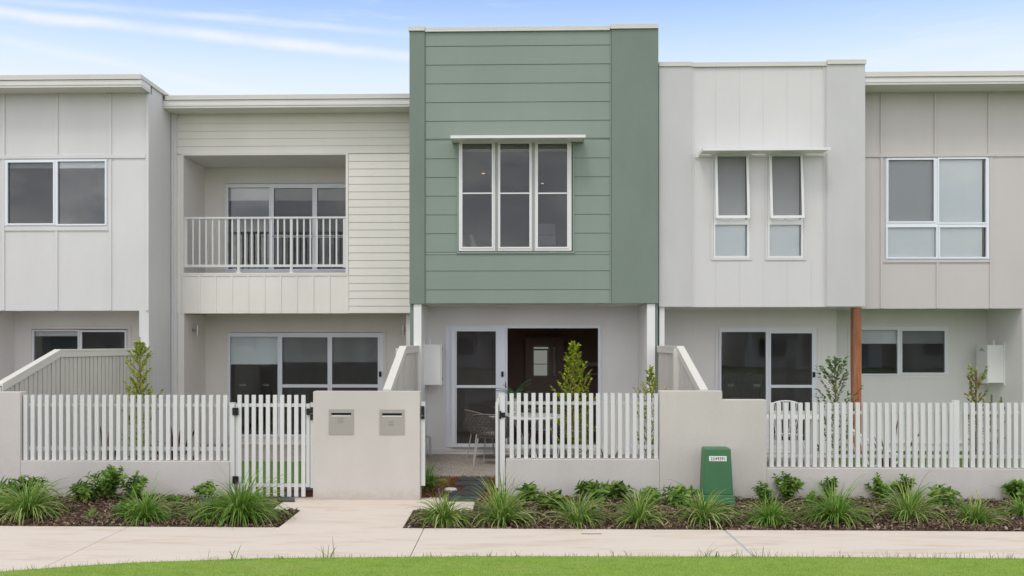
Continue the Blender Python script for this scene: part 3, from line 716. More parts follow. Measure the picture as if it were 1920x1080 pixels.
mb = MB(); mb.tube([(X(1039.5, DI - .2), DI - .2, Z(650, 1040, DI)), (X(1039.5, DI - .2), DI - .2, Z(704, 1040, DI))], .022, 10).build('pull_handle', 'white', rm)
MB().pbox(1098, 1121, 680, 687, DI - .5, .3).pbox(1098, 1121, 700, 703, DI - .5, .3).build('shelf', 'blind_d', rm)
# meter box, pipe
def meter(parent, x0, x1, y0, y1, z0, z1, face):
    m_ = MB().box(x0, x1, y0, y1, z0, z1).build('meter_box', 'white', parent, bevel=.006)
    fx = x1 if face > 0 else x0
    b2 = MB().box(fx + .002 * face, fx + .016 * face, y0 - .01, y1 + .01, z0 - .01, z1 + .012)
    b2.build('lid', 'white', m_, bevel=.003)
    v = MB()
    for zz in (z0 + .08, z1 - .10):
        for r_ in range(3):
            for k in range(-1 - r_, 2 + r_):
                yc = (y0 + y1) / 2 + k * .03; v.box(fx + .0161 * face, fx + .019 * face, yc - .01, yc + .01, zz + .02 * (2 - r_), zz + .02 * (2 - r_) + .007)
    v.build('vent', 'dark', m_)
    wx = x0 - .005 if face > 0 else x1 + .002
    MB().box(wx, wx + .012 * face, y0 - .03, y0 + .0, z0 - .04, z1 + .05).build('backing_strip', 'white', m_)
    MB().tube([((x0 + x1) / 2 - .06 * face, (y0 + y1) / 2, z1), ((x0 + x1) / 2 - .06 * face, (y0 + y1) / 2, z1 + .09)], .017, 8).build('conduit', 'white', m_)
    return m_
xw = X(790, DC); meter(Cc, xw + .001, xw + .27, DC + .55, DC + .9, Z(722, 812, DC + .55), Z(646, 812, DC + .55), 1)
pp = MB(); x_, y_ = X(803, 17.2), 17.15
pp.tube([(x_ - .04, y_, .33), (x_ + .02, y_, .33), (x_ + .035, y_, .31), (x_ + .04, y_, .0)], .017, 8)
pp.build('water_pipe', 'pvc', Cc)

# ================================================================== HOUSE D (off-white)
DD = 16.47; DDB = 17.82
Dh = thing('townhouse', 'off-white townhouse with two narrow tilted upstairs windows, right of the sage green one', 'house', (4.3, DD, 0), 'townhouses in the terrace')
xl, xr = X(1234.8, DD), X(1621, DD); zb = Z(575.5, 1400, DD); zr = Z(117.5, 1400, DD); zt = Z(124.5, 1400, DD)
w1 = prect(1338, 1404.5, 287, 484, DD); w2 = prect(1439.5, 1506, 287, 484, DD)
mb = MB().plate(xl, xr, zb, zt, DD, DD + .15, [w1, w2])
mb.box(xr - .12, xr - .001, DD + .151, BK, zb, zt - .05).box(xl + .001, xl + .12, DD + .151, BK, -.05, zt - .05).box(xl, xr, BK - .1, BK, 0, zt - .05).build('upper_wall', 'white_c', Dh)
mb = MB(); mb.box(xl + .001, X(1297, DD), DD - .035, DD - .0005, zb + .002, zt + .01).build('rendered_pier', 'white_r', Dh, bevel=.004); mb = MB(); mb.box(X(1549.5, DD), xr, DD - .035, DD - .0005, zb + .003, zt + .02).build('rendered_pier', 'white_r', Dh, bevel=.004)
mb = MB(); mb.box(X(1297.2, DD), X(1301, DD), DD - .015, DD - .0005, zb, zt).box(X(1543.5, DD), X(1546, DD), DD - .015, DD - .0005, zb, zt).box(X(1547, DD), X(1549.3, DD), DD - .022, DD - .0005, zb, zt)
trim(mb, 1333, 1409, 284, 488, DD, 4.6, .016); trim(mb, 1434.5, 1511, 284, 488, DD, 4.6, .016)
mb.build('wall_trim', 'white_c', Dh, bevel=.002)
mb = MB()
for a in (1342, 1386.5, 1431, 1476, 1521):
    mb.box(X(a - .35, DD), X(a + .35, DD), DD - .0018, DD - .0004, Z(279, a, DD) if True else 0, zt - .001)
    mb.box(X(a - .35, DD), X(a + .35, DD), DD - .0018, DD - .0004, zb + .001, Z(489, a, DD))
mb.build('panel_joint', 'white_r', Dh)
mb = MB()
for a, b_, e, q in ((xl, X(1297, DD), .05, .008), (X(1297.2, DD), X(1549.2, DD), .03, 0), (X(1549.4, DD), xr + .012, .055, .02)):
    mb.box(a, b_, DD - e, BK, zt + q, zr + q + .004); mb.box(a, b_ + .004, DD - e - .008, DD - e - .002, zt - .01 + q, zt + .006 + q)
mb.build('roof_capping', 'cap', Dh, bevel=.003)
for k, c in enumerate((0, 101.5)):
    fr = window(Dh, 'window', (1338 + c, 1404.5 + c, 287, 484), DD, [(1342 + c, 1400.5 + c, 291, 412, 'open'), (1341 + c, 1400.5 + c, 421.5, 480, 'glass')], 'alu_w',
                blinds=[(1339 + c, 1399.3 + c, 289, 482, 'blind')], setback=-.014, sash=False, gm='glass_clear')
    # sash tilted out at the bottom
    o_ = prect(1339.5 + c, 1402.5 + c, 288.5, 411, DD); i_ = prect(1344 + c, 1398 + c, 293, 406, DD)
    sm = MB().plate(*o_, -.03, .0, [i_]); gm = MB().plate(i_[0] - .005, i_[1] + .005, i_[2] - .005, i_[3] + .005, -.016, -.012)
    an = math.asin(.095 / (o_[3] - o_[2]))
    for m_, nm, mt, par in ((sm, 'sash', 'alu_w', fr), (gm, 'pane', 'screen', fr)):
        nv = []
        for x, y, z in m_.v:
            dz_ = z - o_[3]; nv.append((x, DD - .018 + y * math.cos(an) + dz_ * math.sin(an), o_[3] + dz_ * math.cos(an) - y * math.sin(an) * -1))
        m_.v = nv; m_.build(nm, mt, par)
    MB().pbox(1371 + c - 3, 1371 + c + 3, 409.5, 411.5, DD - .2, .01).build('winder', 'pvc', fr)
a0, a1 = X(1318, DD - .4), X(1558, DD - .4); za = Z(277, 1430, DD - .4)
aw = MB(); aw.box(a0, a1, DD - .4, DD - .036, za - .014, za).box(a0, a1, DD - .4, DD - .388, za - .04, za - .014)
aw.hexa([(a0 - .0, DD - .399, za - .04), (a0 + .01, DD - .399, za - .04), (a0 + .01, DD - .03, za - .06), (a0, DD - .03, za - .06), (a0, DD - .399, za - .014), (a0 + .01, DD - .399, za - .014), (a0 + .01, DD - .03, za - .0145), (a0, DD - .03, za - .0145)])
aw.box(X(1303, DD), X(1545, DD), DD - .036, DD - .016, za - .075, za - .055).box(a0 + .02, a1 - .02, DD - .38, DD - .04, za - .03, za - .016)
aw.build('awning', 'white', Dh, bevel=.002)
zc = (DD)
room(Dh, 1310, 1600, zb + .3, zt - .6, DD, 3.5)
dh = prect(1347.5, 1531, 614, 832, DDB); xe = X(1568, DDB)
MB().plate(X(1241, DD), xe, -.05, zb + .15, DDB, DDB + .15, [dh]).box(xe - .15, xe - .001, DDB + .151, 18.6, -.05, zb + .1).build('lower_wall', 'lower', Dh)
MB().box(X(1236, DD), xr, DD + .05, 18.9, zb + .004, zb + .03).build('porch_ceiling', 'soffit', Dh)
MB().box(X(1236.3, DD), X(1246, DD), DD + .01, DD + .14, -.05, zb + .002).box(X(1236.3, DD), X(1241, DD), DD + .141, DDB, -.05, zb + .002).build('porch_column', 'white', Dh, bevel=.003)
mb = MB(); trim(mb, 1341, 1537, 608.5, 842, DDB, 5.2)
for a in (1348, 1472.5): mb.pbox(a, a + .9, 584, 608, DDB - .003, .0025)
mb.build('wall_trim', 'lower', Dh)
d4 = window(Dh, 'sliding_door', (1347.5, 1531, 614, 832), DDB, [(1351.5, 1436, 622, 826, 'glass'), (1444.5, 1522.5, 624.5, 722, 'screen'), (1444.5, 1522.5, 726.5, 826, 'screen')])
handle(d4, 1526.7, 702.5, DDB); rings(d4, (1370, 1419), 722.5, DDB - .01)
room(Dh, 1262, 1560, 0, 2.4, DDB, 4)
post = MB(); x0, x1 = X(1600, 16.9), X(1615.5, 16.9)
post.box(x0, x1, 16.9, 17.04, .09, zb + .006).build('timber_post', 'timber', Dh, bevel=.004)
MB().box(x0 + .03, x1 - .03, 16.93, 17.01, -.05, .09).build('post_base', 'steel', Dh)

# ================================================================== HOUSE E (taupe, far right)
DE = 17.0; DEB = 18.27
E = thing('townhouse', 'taupe townhouse at the far right with a four pane upstairs window', 'house', (8.0, DE, 0), 'townhouses in the terrace')
xl, xr = xr + .003, 14.0
DO = 16.45
zt = Z(157, 1770, DO); zr = Z(133.5, 1770, DO); zb = Z(578.5, 1770, DE); xe2 = X(1917, DE)
hw = prect(1659.5, 1854.5, 296.5, 486, DE)
MB().plate(xl, xr, zb, zt, DE, DE + .15, [hw]).box(xe2, xl + (xr - xl), DE, DE + .15, -.05, zb - .001).box(xe2, xe2 + .3, DE + .151, DEB + .1, -.05, zb - .001).box(xr - .15, xr, DE + .16, BK, 0, zt).box(xl, xr, BK - .1, BK, 0, zt).build('upper_wall', 'taupe', E)
mb = MB()
for a in (1651, 1752, 1853): mb.pbox(a, a + 5, 174.5, 291, DE - .02, .0195)
for a in (1651, 1856.3): mb.pbox(a, a + 5, 295, 578, DE - .02, .0195)
mb.pbox(1756, 1761, 492.5, 578, DE - .02, .0195); mb.pbox(1957, 1962, 174.5, 578, DE - .02, .0195)
mb.pbox(1646, 1867, 288.5, 294, DE - .026, .0255); mb.pbox(1622, 1645.8, 289, 294.5, DE - .02, .0195); mb.pbox(1867.2, 2060, 287.5, 293, DE - .02, .0195)
mb.pbox(1656.2, 1856, 487, 492.2, DE - .02, .0195); mb.pbox(1622, 2060, 171.5, 174.3, DE - .014, .0135)
mb.build('batten', 'taupe', E, bevel=.002)
MB().box(xl, xr, DO + .02, DE - .001, zt, zt + .02).build('soffit', 'soffit', E)
MB().box(xl, xr, DO + .042, DE + .3, zt + .022, zr - .07).build('fascia', 'gutter', E)
mb = MB()
for za, zz, pr in [(zt - .004, zt + .03, .0), (zt + .03, zt + .075, .012), (zt + .075, zr - .085, .004)]: mb.box(xl, xr, DO + .015 - pr, DO + .04, za, zz)
mb.build('gutter', 'gutter', E, bevel=.003)
mb = MB(); mb.box(xl - .01, xr, DO - .005, BK, zr - .068, zr); mb.box(xl - .01, xr, DO - .012, DO - .007, zr - .082, zr - .066); mb.build('roof', 'cap', E, bevel=.003)
window(E, 'window', (1660, 1854.5, 297, 486), DE, [(1664.5, 1750.5, 299.5, 415.5, 'screen'), (1759.5, 1848, 298, 417.5, 'glass'), (1663.5, 1755, 426, 482.5, 'glass'), (1761, 1849, 426, 482.5, 'glass')],
       blinds=[(1661, 1844.5, 298, 484, 'blind')], gm='glass_clear')
room(E, 1640, 1900, zb + .3, zt - .5, DE, 3.5)
lw = prect(1605, 1777, 613.5, 703, DEB)
MB().plate(xe + .004, xe2 + .2, -.05, zb + .15, DEB, DEB + .15, [lw]).build('lower_wall', 'lower', E)
MB().box(xl, xe2 + .2, DE + .151, DEB - .001, zb + .02, zb + .04).build('porch_ceiling', 'soffit', E)
MB().box(xe2 - .004, xe2 - .001, DE + .01, DEB - .001, -.04, zb + .019).build('porch_wall', 'lower', E)
mb = MB(); trim(mb, 1589, 1782, 608.5, 710, DEB, 5.0); mb.pbox(1572, 1850, 829.5, 832, DEB - .03, .0295); mb.pbox(1726, 1727, 590, 608, DEB - .003, .0025); mb.build('wall_trim', 'lower', E)
window(E, 'window', (1594.5, 1777, 613.5, 703), DEB, [(1600, 1682.5, 618, 701, 'glass'), (1690.5, 1771, 620, 699, 'screen')],
       blinds=[(1598, 1684, 616, 643, 'blind'), (1688, 1773, 616, 643, 'blind_d')])
room(E, 1580, 1840, 0, 2.4, DEB, 3.5)
meter(E, xe2 - .27, xe2 - .006, 17.62, 18.02, Z(718, 1870, 17.62), Z(647, 1870, 17.62), -1)

# ------------------------------------------------------------------ houses across the street (only their reflections show)
OPP = [(-44, -33, 3.0, 'taupe', 'low taupe house reflected in the lower window at the far left'), (-31, -20, 3.0, 'white', 'white gabled house reflected in the beige house glass doors, left pane'),
       (-18.5, -8, 3.1, 'beige', 'beige low house reflected in the beige house glass doors, right panes'), (-6.5, 4, 2.9, 'white', 'small white house reflected in the sliding door of the green house'),
       (6, 16, 3.1, 'taupe', 'taupe low house reflected in the fixed pane of the off-white house door'), (18, 29, 3.0, 'white', 'white low house reflected right of the timber post'), (31, 43, 3.1, 'beige', 'beige house reflected in the lower right window')]
for xa, xb, zz, mt, lb in OPP:
    t = thing('opposite_house', lb, 'house', ((xa + xb) / 2, -45, 0), 'houses across the street')
    hs = [(xa + 1.2, xa + 3.2, .9, 2.2), (xa + 4.5, xa + 5.6, 0.05, 2.2), (xb - 4.2, xb - 1.2, .05, 2.3)]
    MB().plate(xa, xb, -.1, zz, -45.2, -45, hs).box(xa, xa + .2, -54, -45.21, -.1, zz).box(xb - .2, xb, -54, -45.21, -.1, zz).build('wall', mt, t)
    for k, h in enumerate(hs): MB().box(h[0], h[1], -45.15, -45.1, h[2], h[3]).build(('window', 'door', 'garage_door')[k], ('dark', 'door_b', 'pvc')[k], t)
    for px_ in (xa + .2, xa + 3.8, xa + 6.2): MB().box(px_ - .12, px_ + .12, -43.9, -43.7, -.1, zz).build('porch_post', 'white', t)
    mb = MB(); mb.v = [(xa - .6, -43.5, zz), (xb + .6, -43.5, zz), (xb + .6, -54.5, zz), (xa - .6, -54.5, zz), (xa + 3, -49, zz + 1.5), (xb - 3, -49, zz + 1.5)]
    mb.f = [(0, 1, 5, 4), (1, 2, 5), (2, 3, 4, 5), (3, 0, 4), (3, 2, 1, 0)]; mb.build('roof', 'slate', t)

# ------------------------------------------------------------------ front walls
def wall_at(*p): return p
wl = MB(); zl = Z(864.5, 240, DF); zh = Z(735, 40, DF)
Wl = thing('front_wall', 'low pale rendered wall with a taller pier at the far left end', 'wall', (X(240, DF), DF + .08, 0), 'rendered front walls')
MB().box(X(38, DF) + .001, X(429.5, DF), DF, DF + .16, -.1, zl).build('low_wall', 'render_grey', Wl, bevel=.006)
MB().box(-9.5, X(38, DF), DF - .002, DF + .17, -.1, zh).build('pier', 'render_grey', Wl, bevel=.006)
zh = Z(734, 690, DF)
Wm = thing('letterbox_wall', 'rendered letterbox wall with two taupe mail slots between the gates', 'wall', (X(688, DF), DF + .1, 0), 'rendered front walls')
slots = [(617.5, 664, 767, 814.3), (712.3, 758.8, 767.6, 814.8)]
MB().plate(X(588, DF), X(787.5, DF), -.05, zh, DF - .03, DF + .17, [prect(a + 2, b_ - 2, c + 2, d - 2, DF) for a, b_, c, d in slots]).build('wall', 'render_warm', Wm)
for a, b_, c, d in slots:
    hole = prect(a + 4.7, b_ - 4.7, c + 6.4, c + 13, DF)
    fb = MB().plate(*prect(a, b_, c, d, DF), DF - .038, DF - .03 + .004, [hole]).build('letterbox', 'mailbox', Wm, bevel=.0015)
    MB().box(hole[0], hole[1], DF + .04, DF + .05, hole[2] - .05, hole[3]).build('slot', 'dark', fb)
    MB().hexa([(hole[0], DF - .036, hole[2]), (hole[1], DF - .036, hole[2]), (hole[1], DF + .0, hole[2] + .008), (hole[0], DF + .0, hole[2] + .008),
               (hole[0], DF - .036, hole[2] + .007), (hole[1], DF - .036, hole[2] + .007), (hole[1], DF, hole[2] + .014), (hole[0], DF, hole[2] + .014)]).build('lip', 'white', fb)
    MB().box(hole[0] - .004, hole[1] + .004, DF - .046, DF - .0385, hole[3] - .002, hole[3] + .006).build('flap', 'mailbox', fb)
    q = MB(); c0 = 17 if a < 700 else 22
    for k, ln in enumerate((11, 9, 11, 10)):
        rr = prect(a + 16.5, a + 16.5 + ln, c + c0 + k * 2.6, c + c0 + k * 2.6 + .5, DF); q.box(rr[0], rr[1], DF - .0395, DF - .0382, rr[2], rr[3])
    q.build('embossing', 'rope', fb)
Wr = thing('front_wall', 'stepped pale rendered wall behind the green service pillar, running to the right edge', 'wall', (X(1300, DF), DF + .08, 0), 'rendered front walls')
z2 = Z(861, 1090, DF); z3 = Z(733, 1295, DF); z4 = Z(749.5, 1395, DF); z5 = Z(878.5, 1680, DF)
MB().box(X(948.5, DF), X(1237, DF) - .001, DF, DF + .16, -.1, z2).build('low_wall', 'render_grey', Wr, bevel=.006)
mb = MB(); a, b_, c = X(1237, DF), X(1354, DF), X(1437.5, DF)
pts = [(a, -.1), (c, -.1), (c, z4), (b_, z4), (b_, z3), (a, z3)]
for y in (DF - .01, DF + .17): mb.v += [(p, y, q) for p, q in pts]
mb.f = [(0, 1, 2, 3, 4, 5), (11, 10, 9, 8, 7, 6)] + [(i, i + 6, (i + 1) % 6 + 6, (i + 1) % 6) for i in range(6)]
mb.build('stepped_pier', 'render_warm', Wr, bevel=.006)
MB().box(c + .001, 14, DF, DF + .16, -.1, z5).build('low_wall', 'render_grey', Wr, bevel=.006)

# ------------------------------------------------------------------ picket fences and gates
DP = DF + .045
def picket_mesh(h, wd=.048, dp=.045):
    mb = MB(); mb.box(-wd / 2, wd / 2, 0, dp, 0, h); me = bpy.data.meshes.new('picket'); me.from_pydata(mb.v, [], mb.f); me.materials.append(M['picket']); return me
def fence(label, px0, px1, pitch, pt, pb, rails, posts=(), skip=()):
    pm = (px0 + px1) / 2
    t = thing('picket_fence', label, 'fence', (X(pm, DP), DP, Z(pb, pm, DP)), 'picket fence panels')
    zt_, zb_ = Z(pt, pm, DP), Z(pb, pm, DP); me = picket_mesh(zt_ - zb_)
    n = int(round((px1 - px0) / pitch)) + 1
    for k in range(n):
        px = px0 + k * pitch
        if any(abs(px - s) < 7 for s in skip): continue
        o = bpy.data.objects.new('picket', me); COL.objects.link(o); o.parent = t; o.location = (X(px, DP) - t.location.x + random.gauss(0, .0008), random.gauss(0, .0008), random.gauss(0, .0012)); o.rotation_euler = (0, random.gauss(0, .0022), 0)
    for a, b_, r0, r1 in rails:
        MB().box(X(a, DP), X(b_, DP), DP + .046, DP + .072, Z(r1, pm, DP), Z(r0, pm, DP)).build('rail', 'picket', t, bevel=.002)
    for a, b_, p0, p1 in posts:
        MB().box(X(a, DP), X(b_, DP), DP - .01, DP + .06, Z(p1, (a + b_) / 2, DP), Z(p0, (a + b_) / 2, DP)).build('post', 'picket', t, bevel=.003)
    return t
fence('white picket fence panel on the low wall left of the closed gate', 47.5, 422, 13.37, 740.5, 863, [(40, 431, 757.5, 763), (40, 431, 838.5, 845.5)])
fence('white picket fence panel on the low wall right of the open gate', 959.2, 1230.5, 13.57, 737.5, 859.5, [(946, 1238, 753.5, 759.5), (946, 1238, 835, 842)])
fence('white picket fence panel beside the green service pillar, reaching the right edge', 1447.2, 2150, 13.48, 755.5, 877, [(1438, 2160, 771.5, 777.5), (1438, 2160, 854, 860)], [(1788, 1798.5, 751, 877)], skip=(1793,))
def hinge(parent, px, py, D, w_=11, h=14):
    m_ = MB(); m_.pbox(px - w_ / 2, px - .4, py - h / 2, py + h / 2, D - .02, .02); m_.pbox(px + .4, px + w_ / 2, py - h / 2, py + h / 2, D - .02, .02)
    m_.tube([(X(px, D), D - .022, Z(py + h / 2, px, D)), (X(px, D), D - .022, Z(py - h / 2, px, D))], .012, 8)
    return m_.build('hinge', 'black', parent, bevel=.002)
# closed gate
DG = DF + .03
pm = 508
gt = thing('picket_gate', 'closed white picket gate left of the letterbox wall', 'gate', (X(pm, DG), DG, .05), 'picket gates')
zt_, zb_ = Z(740.5, pm, DG), Z(931, pm, DG); me = picket_mesh(zt_ - zb_, .048, .02)
for k in range(10):
    px = 449 + k * 13.3; o = bpy.data.objects.new('picket', me); COL.objects.link(o); o.parent = gt; o.location = (X(px, DG) - gt.location.x, -.001, zb_ - .05)
MB().plate(*prect(440.5, 580, 757, 913.5, DG), DG + .02, DG + .06, [prect(446.5, 573.5, 763, 907.5, DG)]).build('gate_frame', 'picket', gt, bevel=.003)
hinge(gt, 441, 771.5, DG - .005); hinge(gt, 441, 900, DG - .005)
lt = MB(); lt.pbox(574.5, 580, 766, 778, DG - .02, .04).pbox(581.5, 587.5, 763.5, 774.5, DG - .02, .04).pbox(579, 582, 770, 774, DG - .03, .03).pbox(581.5, 587.5, 776, 787.5, DG - .02, .04); lt.build('latch', 'black', gt, bevel=.004)
def gpost(label, a, b_, top, bot, D=DG, th=.06):
    t = thing('gate_post', label, 'post', (X((a + b_) / 2, D), D + .03, 0), 'gate posts')
    MB().pbox(a, b_, top + 1.2, bot, D, th).build('shaft', 'picket', t, bevel=.002)
    MB().box(X(a, D) - .003, X(b_, D) + .003, D - .003, D + th + .003, Z(top + 1.2, a, D), Z(top, a, D)).build('cap', 'picket', t)
    return t
gpost('white hinge post of the closed picket gate', 430.5, 439.7, 755, 938)
gpost('slim white latch post between the closed gate and the letterbox wall', 582, 587.6, 755, 915)
gp = gpost('slim white latch post on the right edge of the letterbox wall', 788.2, 796.8, 753.5, 911)
lt = MB(); lt.pbox(789.5, 795.8, 761.5, 786, DG - .024, .022).pbox(790.5, 794.8, 763, 770, DG - .034, .01); lt.build('latch', 'black', gp, bevel=.004)
MB().tube([(X(792.4, DG), DG - .03, Z(779, 792, DG)), (X(792.4, DG), DG - .024, Z(779, 792, DG))], .008, 10).build('keyhole', 'steel', gp)
gpost('tall white hinge post carrying the open gate, left of the right fence panel', 937.6, 946.8, 738, 938, DG + .0, .065)
# open gate, swung inwards
og = thing('picket_gate', 'open white picket gate swung inward and seen edge on', 'gate', (X(933, DG), DG + .01, .05), 'picket gates')
x0, x1 = X(929, DG), X(937, DG); L_ = .92
zt_, zb_ = Z(754.5, 933, DG), Z(915, 933, DG)
MB().box(x0, x1 - .02, DG + .005, DG + .05, zb_, zt_).box(x0, x1 - .02, DG + L_ - .045, DG + L_, zb_, zt_).box(x0 + .005, x1 - .025, DG + .05, DG + L_ - .045, zt_ - .08, zt_ - .04).box(x0 + .005, x1 - .025, DG + .05, DG + L_ - .045, zb_, zb_ + .04).build('gate_frame', 'picket', og, bevel=.002)
me = bpy.data.meshes.new('picket'); q = MB(); q.box(0, .018, -.024, .024, 0, 1.23); me.from_pydata(q.v, [], q.f); me.materials.append(M['picket'])
for k in range(9):
    o = bpy.data.objects.new('picket', me); COL.objects.link(o); o.parent = og; o.location = (x1 - .019 - og.location.x, .09 + k * .088, zb_ - .12 - .05)
h_ = MB(); h_.pbox(936, 940, 770.5, 785.5, DG - .016, .014); h_.pbox(940.2, 947.3, 773.5, 783, DG - .016, .014); h_.build('hinge', 'black', og, bevel=.004)

# ------------------------------------------------------------------ batten boundary fences running back to the houses
def batten_fence(label, x_far, d_far, x_mid, d_mid, x_near, d_near, z_hi, z_lo, side):
    t = thing('boundary_fence', label, 'fence', ((x_far + x_near) / 2, (d_far + d_near) / 2, 0), 'batten boundary fences')
    pts = [(x_far, d_far, z_hi), (x_mid, d_mid, z_hi + .0), (x_near, d_near, z_lo)]
    cap = MB(); core = MB(); bat = MB()
    for (xa, ya, za), (xb, yb, zb_) in zip(pts, pts[1:]):
        w_ = .05; d = Vector((xb - xa, yb - ya, 0)).normalized(); n = Vector((-d.y, d.x, 0)) * w_
        p = [(xa - n.x, ya - n.y), (xb - n.x, yb - n.y), (xb + n.x, yb + n.y), (xa + n.x, ya + n.y)]
        zz = [za, zb_, zb_, za]
        cap.hexa([(q[0], q[1], z - .035) for q, z in zip(p, zz)] + [(q[0], q[1], z) for q, z in zip(p, zz)])
        for sg in (-1, 1):   # side boards of the capping
            e = n.normalized()
            q = [(xa + e.x * sg * .036, ya + e.y * sg * .036), (xb + e.x * sg * .036, yb + e.y * sg * .036), (xb + e.x * sg * .047, yb + e.y * sg * .047), (xa + e.x * sg * .047, ya + e.y * sg * .047)]
            if sg < 0: q = [q[3], q[2], q[1], q[0]]; 
            zq = [za, zb_, zb_, za] if sg > 0 else [za, zb_, zb_, za]
            cap.hexa([(a[0], a[1], z - .11) for a, z in zip(q, zq)] + [(a[0], a[1], z - .0355) for a, z in zip(q, zq)])
        e = n.normalized() * .008
        q = [(xa - e.x, ya - e.y), (xb - e.x, yb - e.y), (xb + e.x, yb + e.y), (xa + e.x, ya + e.y)]
        core.hexa([(a[0], a[1], 0) for a in q] + [(a[0], a[1], z - .04) for a, z in zip(q, [za, zb_, zb_, za])])
        Ln = math.hypot(xb - xa, yb - ya); k = 0; e = n.normalized()
        while k < Ln - .03:
            wb = .086 + random.uniform(-.008, .008); f0 = k / Ln; f1 = min(1, (k + wb) / Ln); jit = random.uniform(0, .006)
            for sg in (-1, 1):
                i0, i1 = (.009 * sg), ((.026 + jit) * sg)
                c = [(xa + (xb - xa) * f + e.x * i, ya + (yb - ya) * f + e.y * i) for f, i in ((f0, i0), (f1, i0), (f1, i1), (f0, i1))]
                z0, z1 = za + (zb_ - za) * f0 - .05, za + (zb_ - za) * f1 - .05
                bat.hexa([(a[0], a[1], .03) for a in c] + [(a[0], a[1], z) for a, z in zip(c, (z0, z1, z1, z0))])
            k += wb + .02
    cap.build('capping', 'cream', t, bevel=.003); core.build('core', 'room', t); bat.build('batten_panel', 'batten', t)
    d = Vector((x_mid - x_far, d_mid - d_far, 0))
    MB().box(x_mid + side * .052 - .045, x_mid + side * .052 + .045, d_mid - .05, d_mid + .05, 0, z_hi - .036).build('post', 'cream', t, bevel=.004)
    return t
random.seed(3)
batten_fence('beige batten fence sloping down to the left front pier, behind the tall sapling', -5.965, 16.62, X(108, 13.95), 13.95, X(-2, 12.58), 12.58, 1.815, 1.40, -1)
batten_fence('batten fence with sloping white cap ending behind the letterbox wall', -1.575, 16.36, -1.575, 14.4, -1.575, 12.6, 1.86, 1.335, -1)
batten_fence('batten fence with sloping white cap ending at the stepped wall', 2.315, 16.42, 2.315, 14.4, 2.315, 12.6, 1.86, 1.335, -1)

# ------------------------------------------------------------------ green service pillar
g = G(1347, 951, 0)
t = thing('service_pillar', 'green plastic electrical service pillar with white number label, in front of the rendered wall', 'service pillar', (g.x, g.y + .17, 0))
ym = g.y
def frus(mb, x0, x1, y0, y1, z0, x2, x3, y2, y3, z1): mb.hexa([(x0, y0, z0), (x1, y0, z0), (x1, y1, z0), (x0, y1, z0), (x2, y2, z1), (x3, y2, z1), (x3, y3, z1), (x2, y3, z1)]); return mb
D_ = ym + .03
xa, xb = X(1319, D_), X(1375.5, D_); xc, xd = X(1322.5, D_), X(1371.5, D_)
zb_, zt_ = .13, Z(841, 1347, D_)
frus(MB(), xa, xb, ym + .03, ym + .31, zb_, xc, xd, ym + .055, ym + .29, zt_).build('housing', 'epillar', t, bevel=.018)
frus(MB(), X(1315, ym), X(1382, ym), ym, ym + .35, -.03, X(1319, ym), X(1378, ym), ym + .018, ym + .33, .136).build('base', 'epillar', t, bevel=.01)
zf0, zf1 = Z(865, 1346, D_), Z(855.5, 1346, D_)
def yf(z): return ym + .03 + .025 * (z - zb_) / (zt_ - zb_)
lb = MB().hexa([(X(1330, D_), yf(zf0) - .004, zf0), (X(1363, D_), yf(zf0) - .004, zf0), (X(1363, D_), yf(zf0), zf0), (X(1330, D_), yf(zf0), zf0), (X(1330, D_), yf(zf1) - .004, zf1), (X(1363, D_), yf(zf1) - .004, zf1), (X(1363, D_), yf(zf1), zf1), (X(1330, D_), yf(zf1), zf1)]).build('number_label', 'label', t)
cu = bpy.data.curves.new('num', 'FONT'); cu.body = '2249391'; cu.size = .056; cu.align_x = 'CENTER'; cu.align_y = 'CENTER'; cu.extrude = .0006; cu.offset = .0; cu.space_character = 1.1
tmp = bpy.data.objects.new('num', cu); COL.objects.link(tmp); bpy.context.view_layer.update()
me = bpy.data.meshes.new_from_object(tmp.evaluated_get(bpy.context.evaluated_depsgraph_get())); bpy.data.objects.remove(tmp)
xs_ = [v.co.x for v in me.vertices]; ys_ = [v.co.y for v in me.vertices]; kx = .165 / (max(xs_) - min(xs_)); ky = .036 / (max(ys_) - min(ys_)); cxx = (max(xs_) + min(xs_)) / 2; cyy = (max(ys_) + min(ys_)) / 2
for v in me.vertices: v.co.x = (v.co.x - cxx) * kx; v.co.y = (v.co.y - cyy) * ky
no = bpy.data.objects.new('number', me); COL.objects.link(no); me.materials.clear(); me.materials.append(M['black']); no.parent = lb
no.rotation_euler = (R(90) - math.atan(.025 / (zt_ - zb_)), 0, 0)
zc = (zf0 + zf1) / 2; no.location = (X(1346.5, D_) - t.location.x, yf(zc) - .0062 - t.location.y, zc)

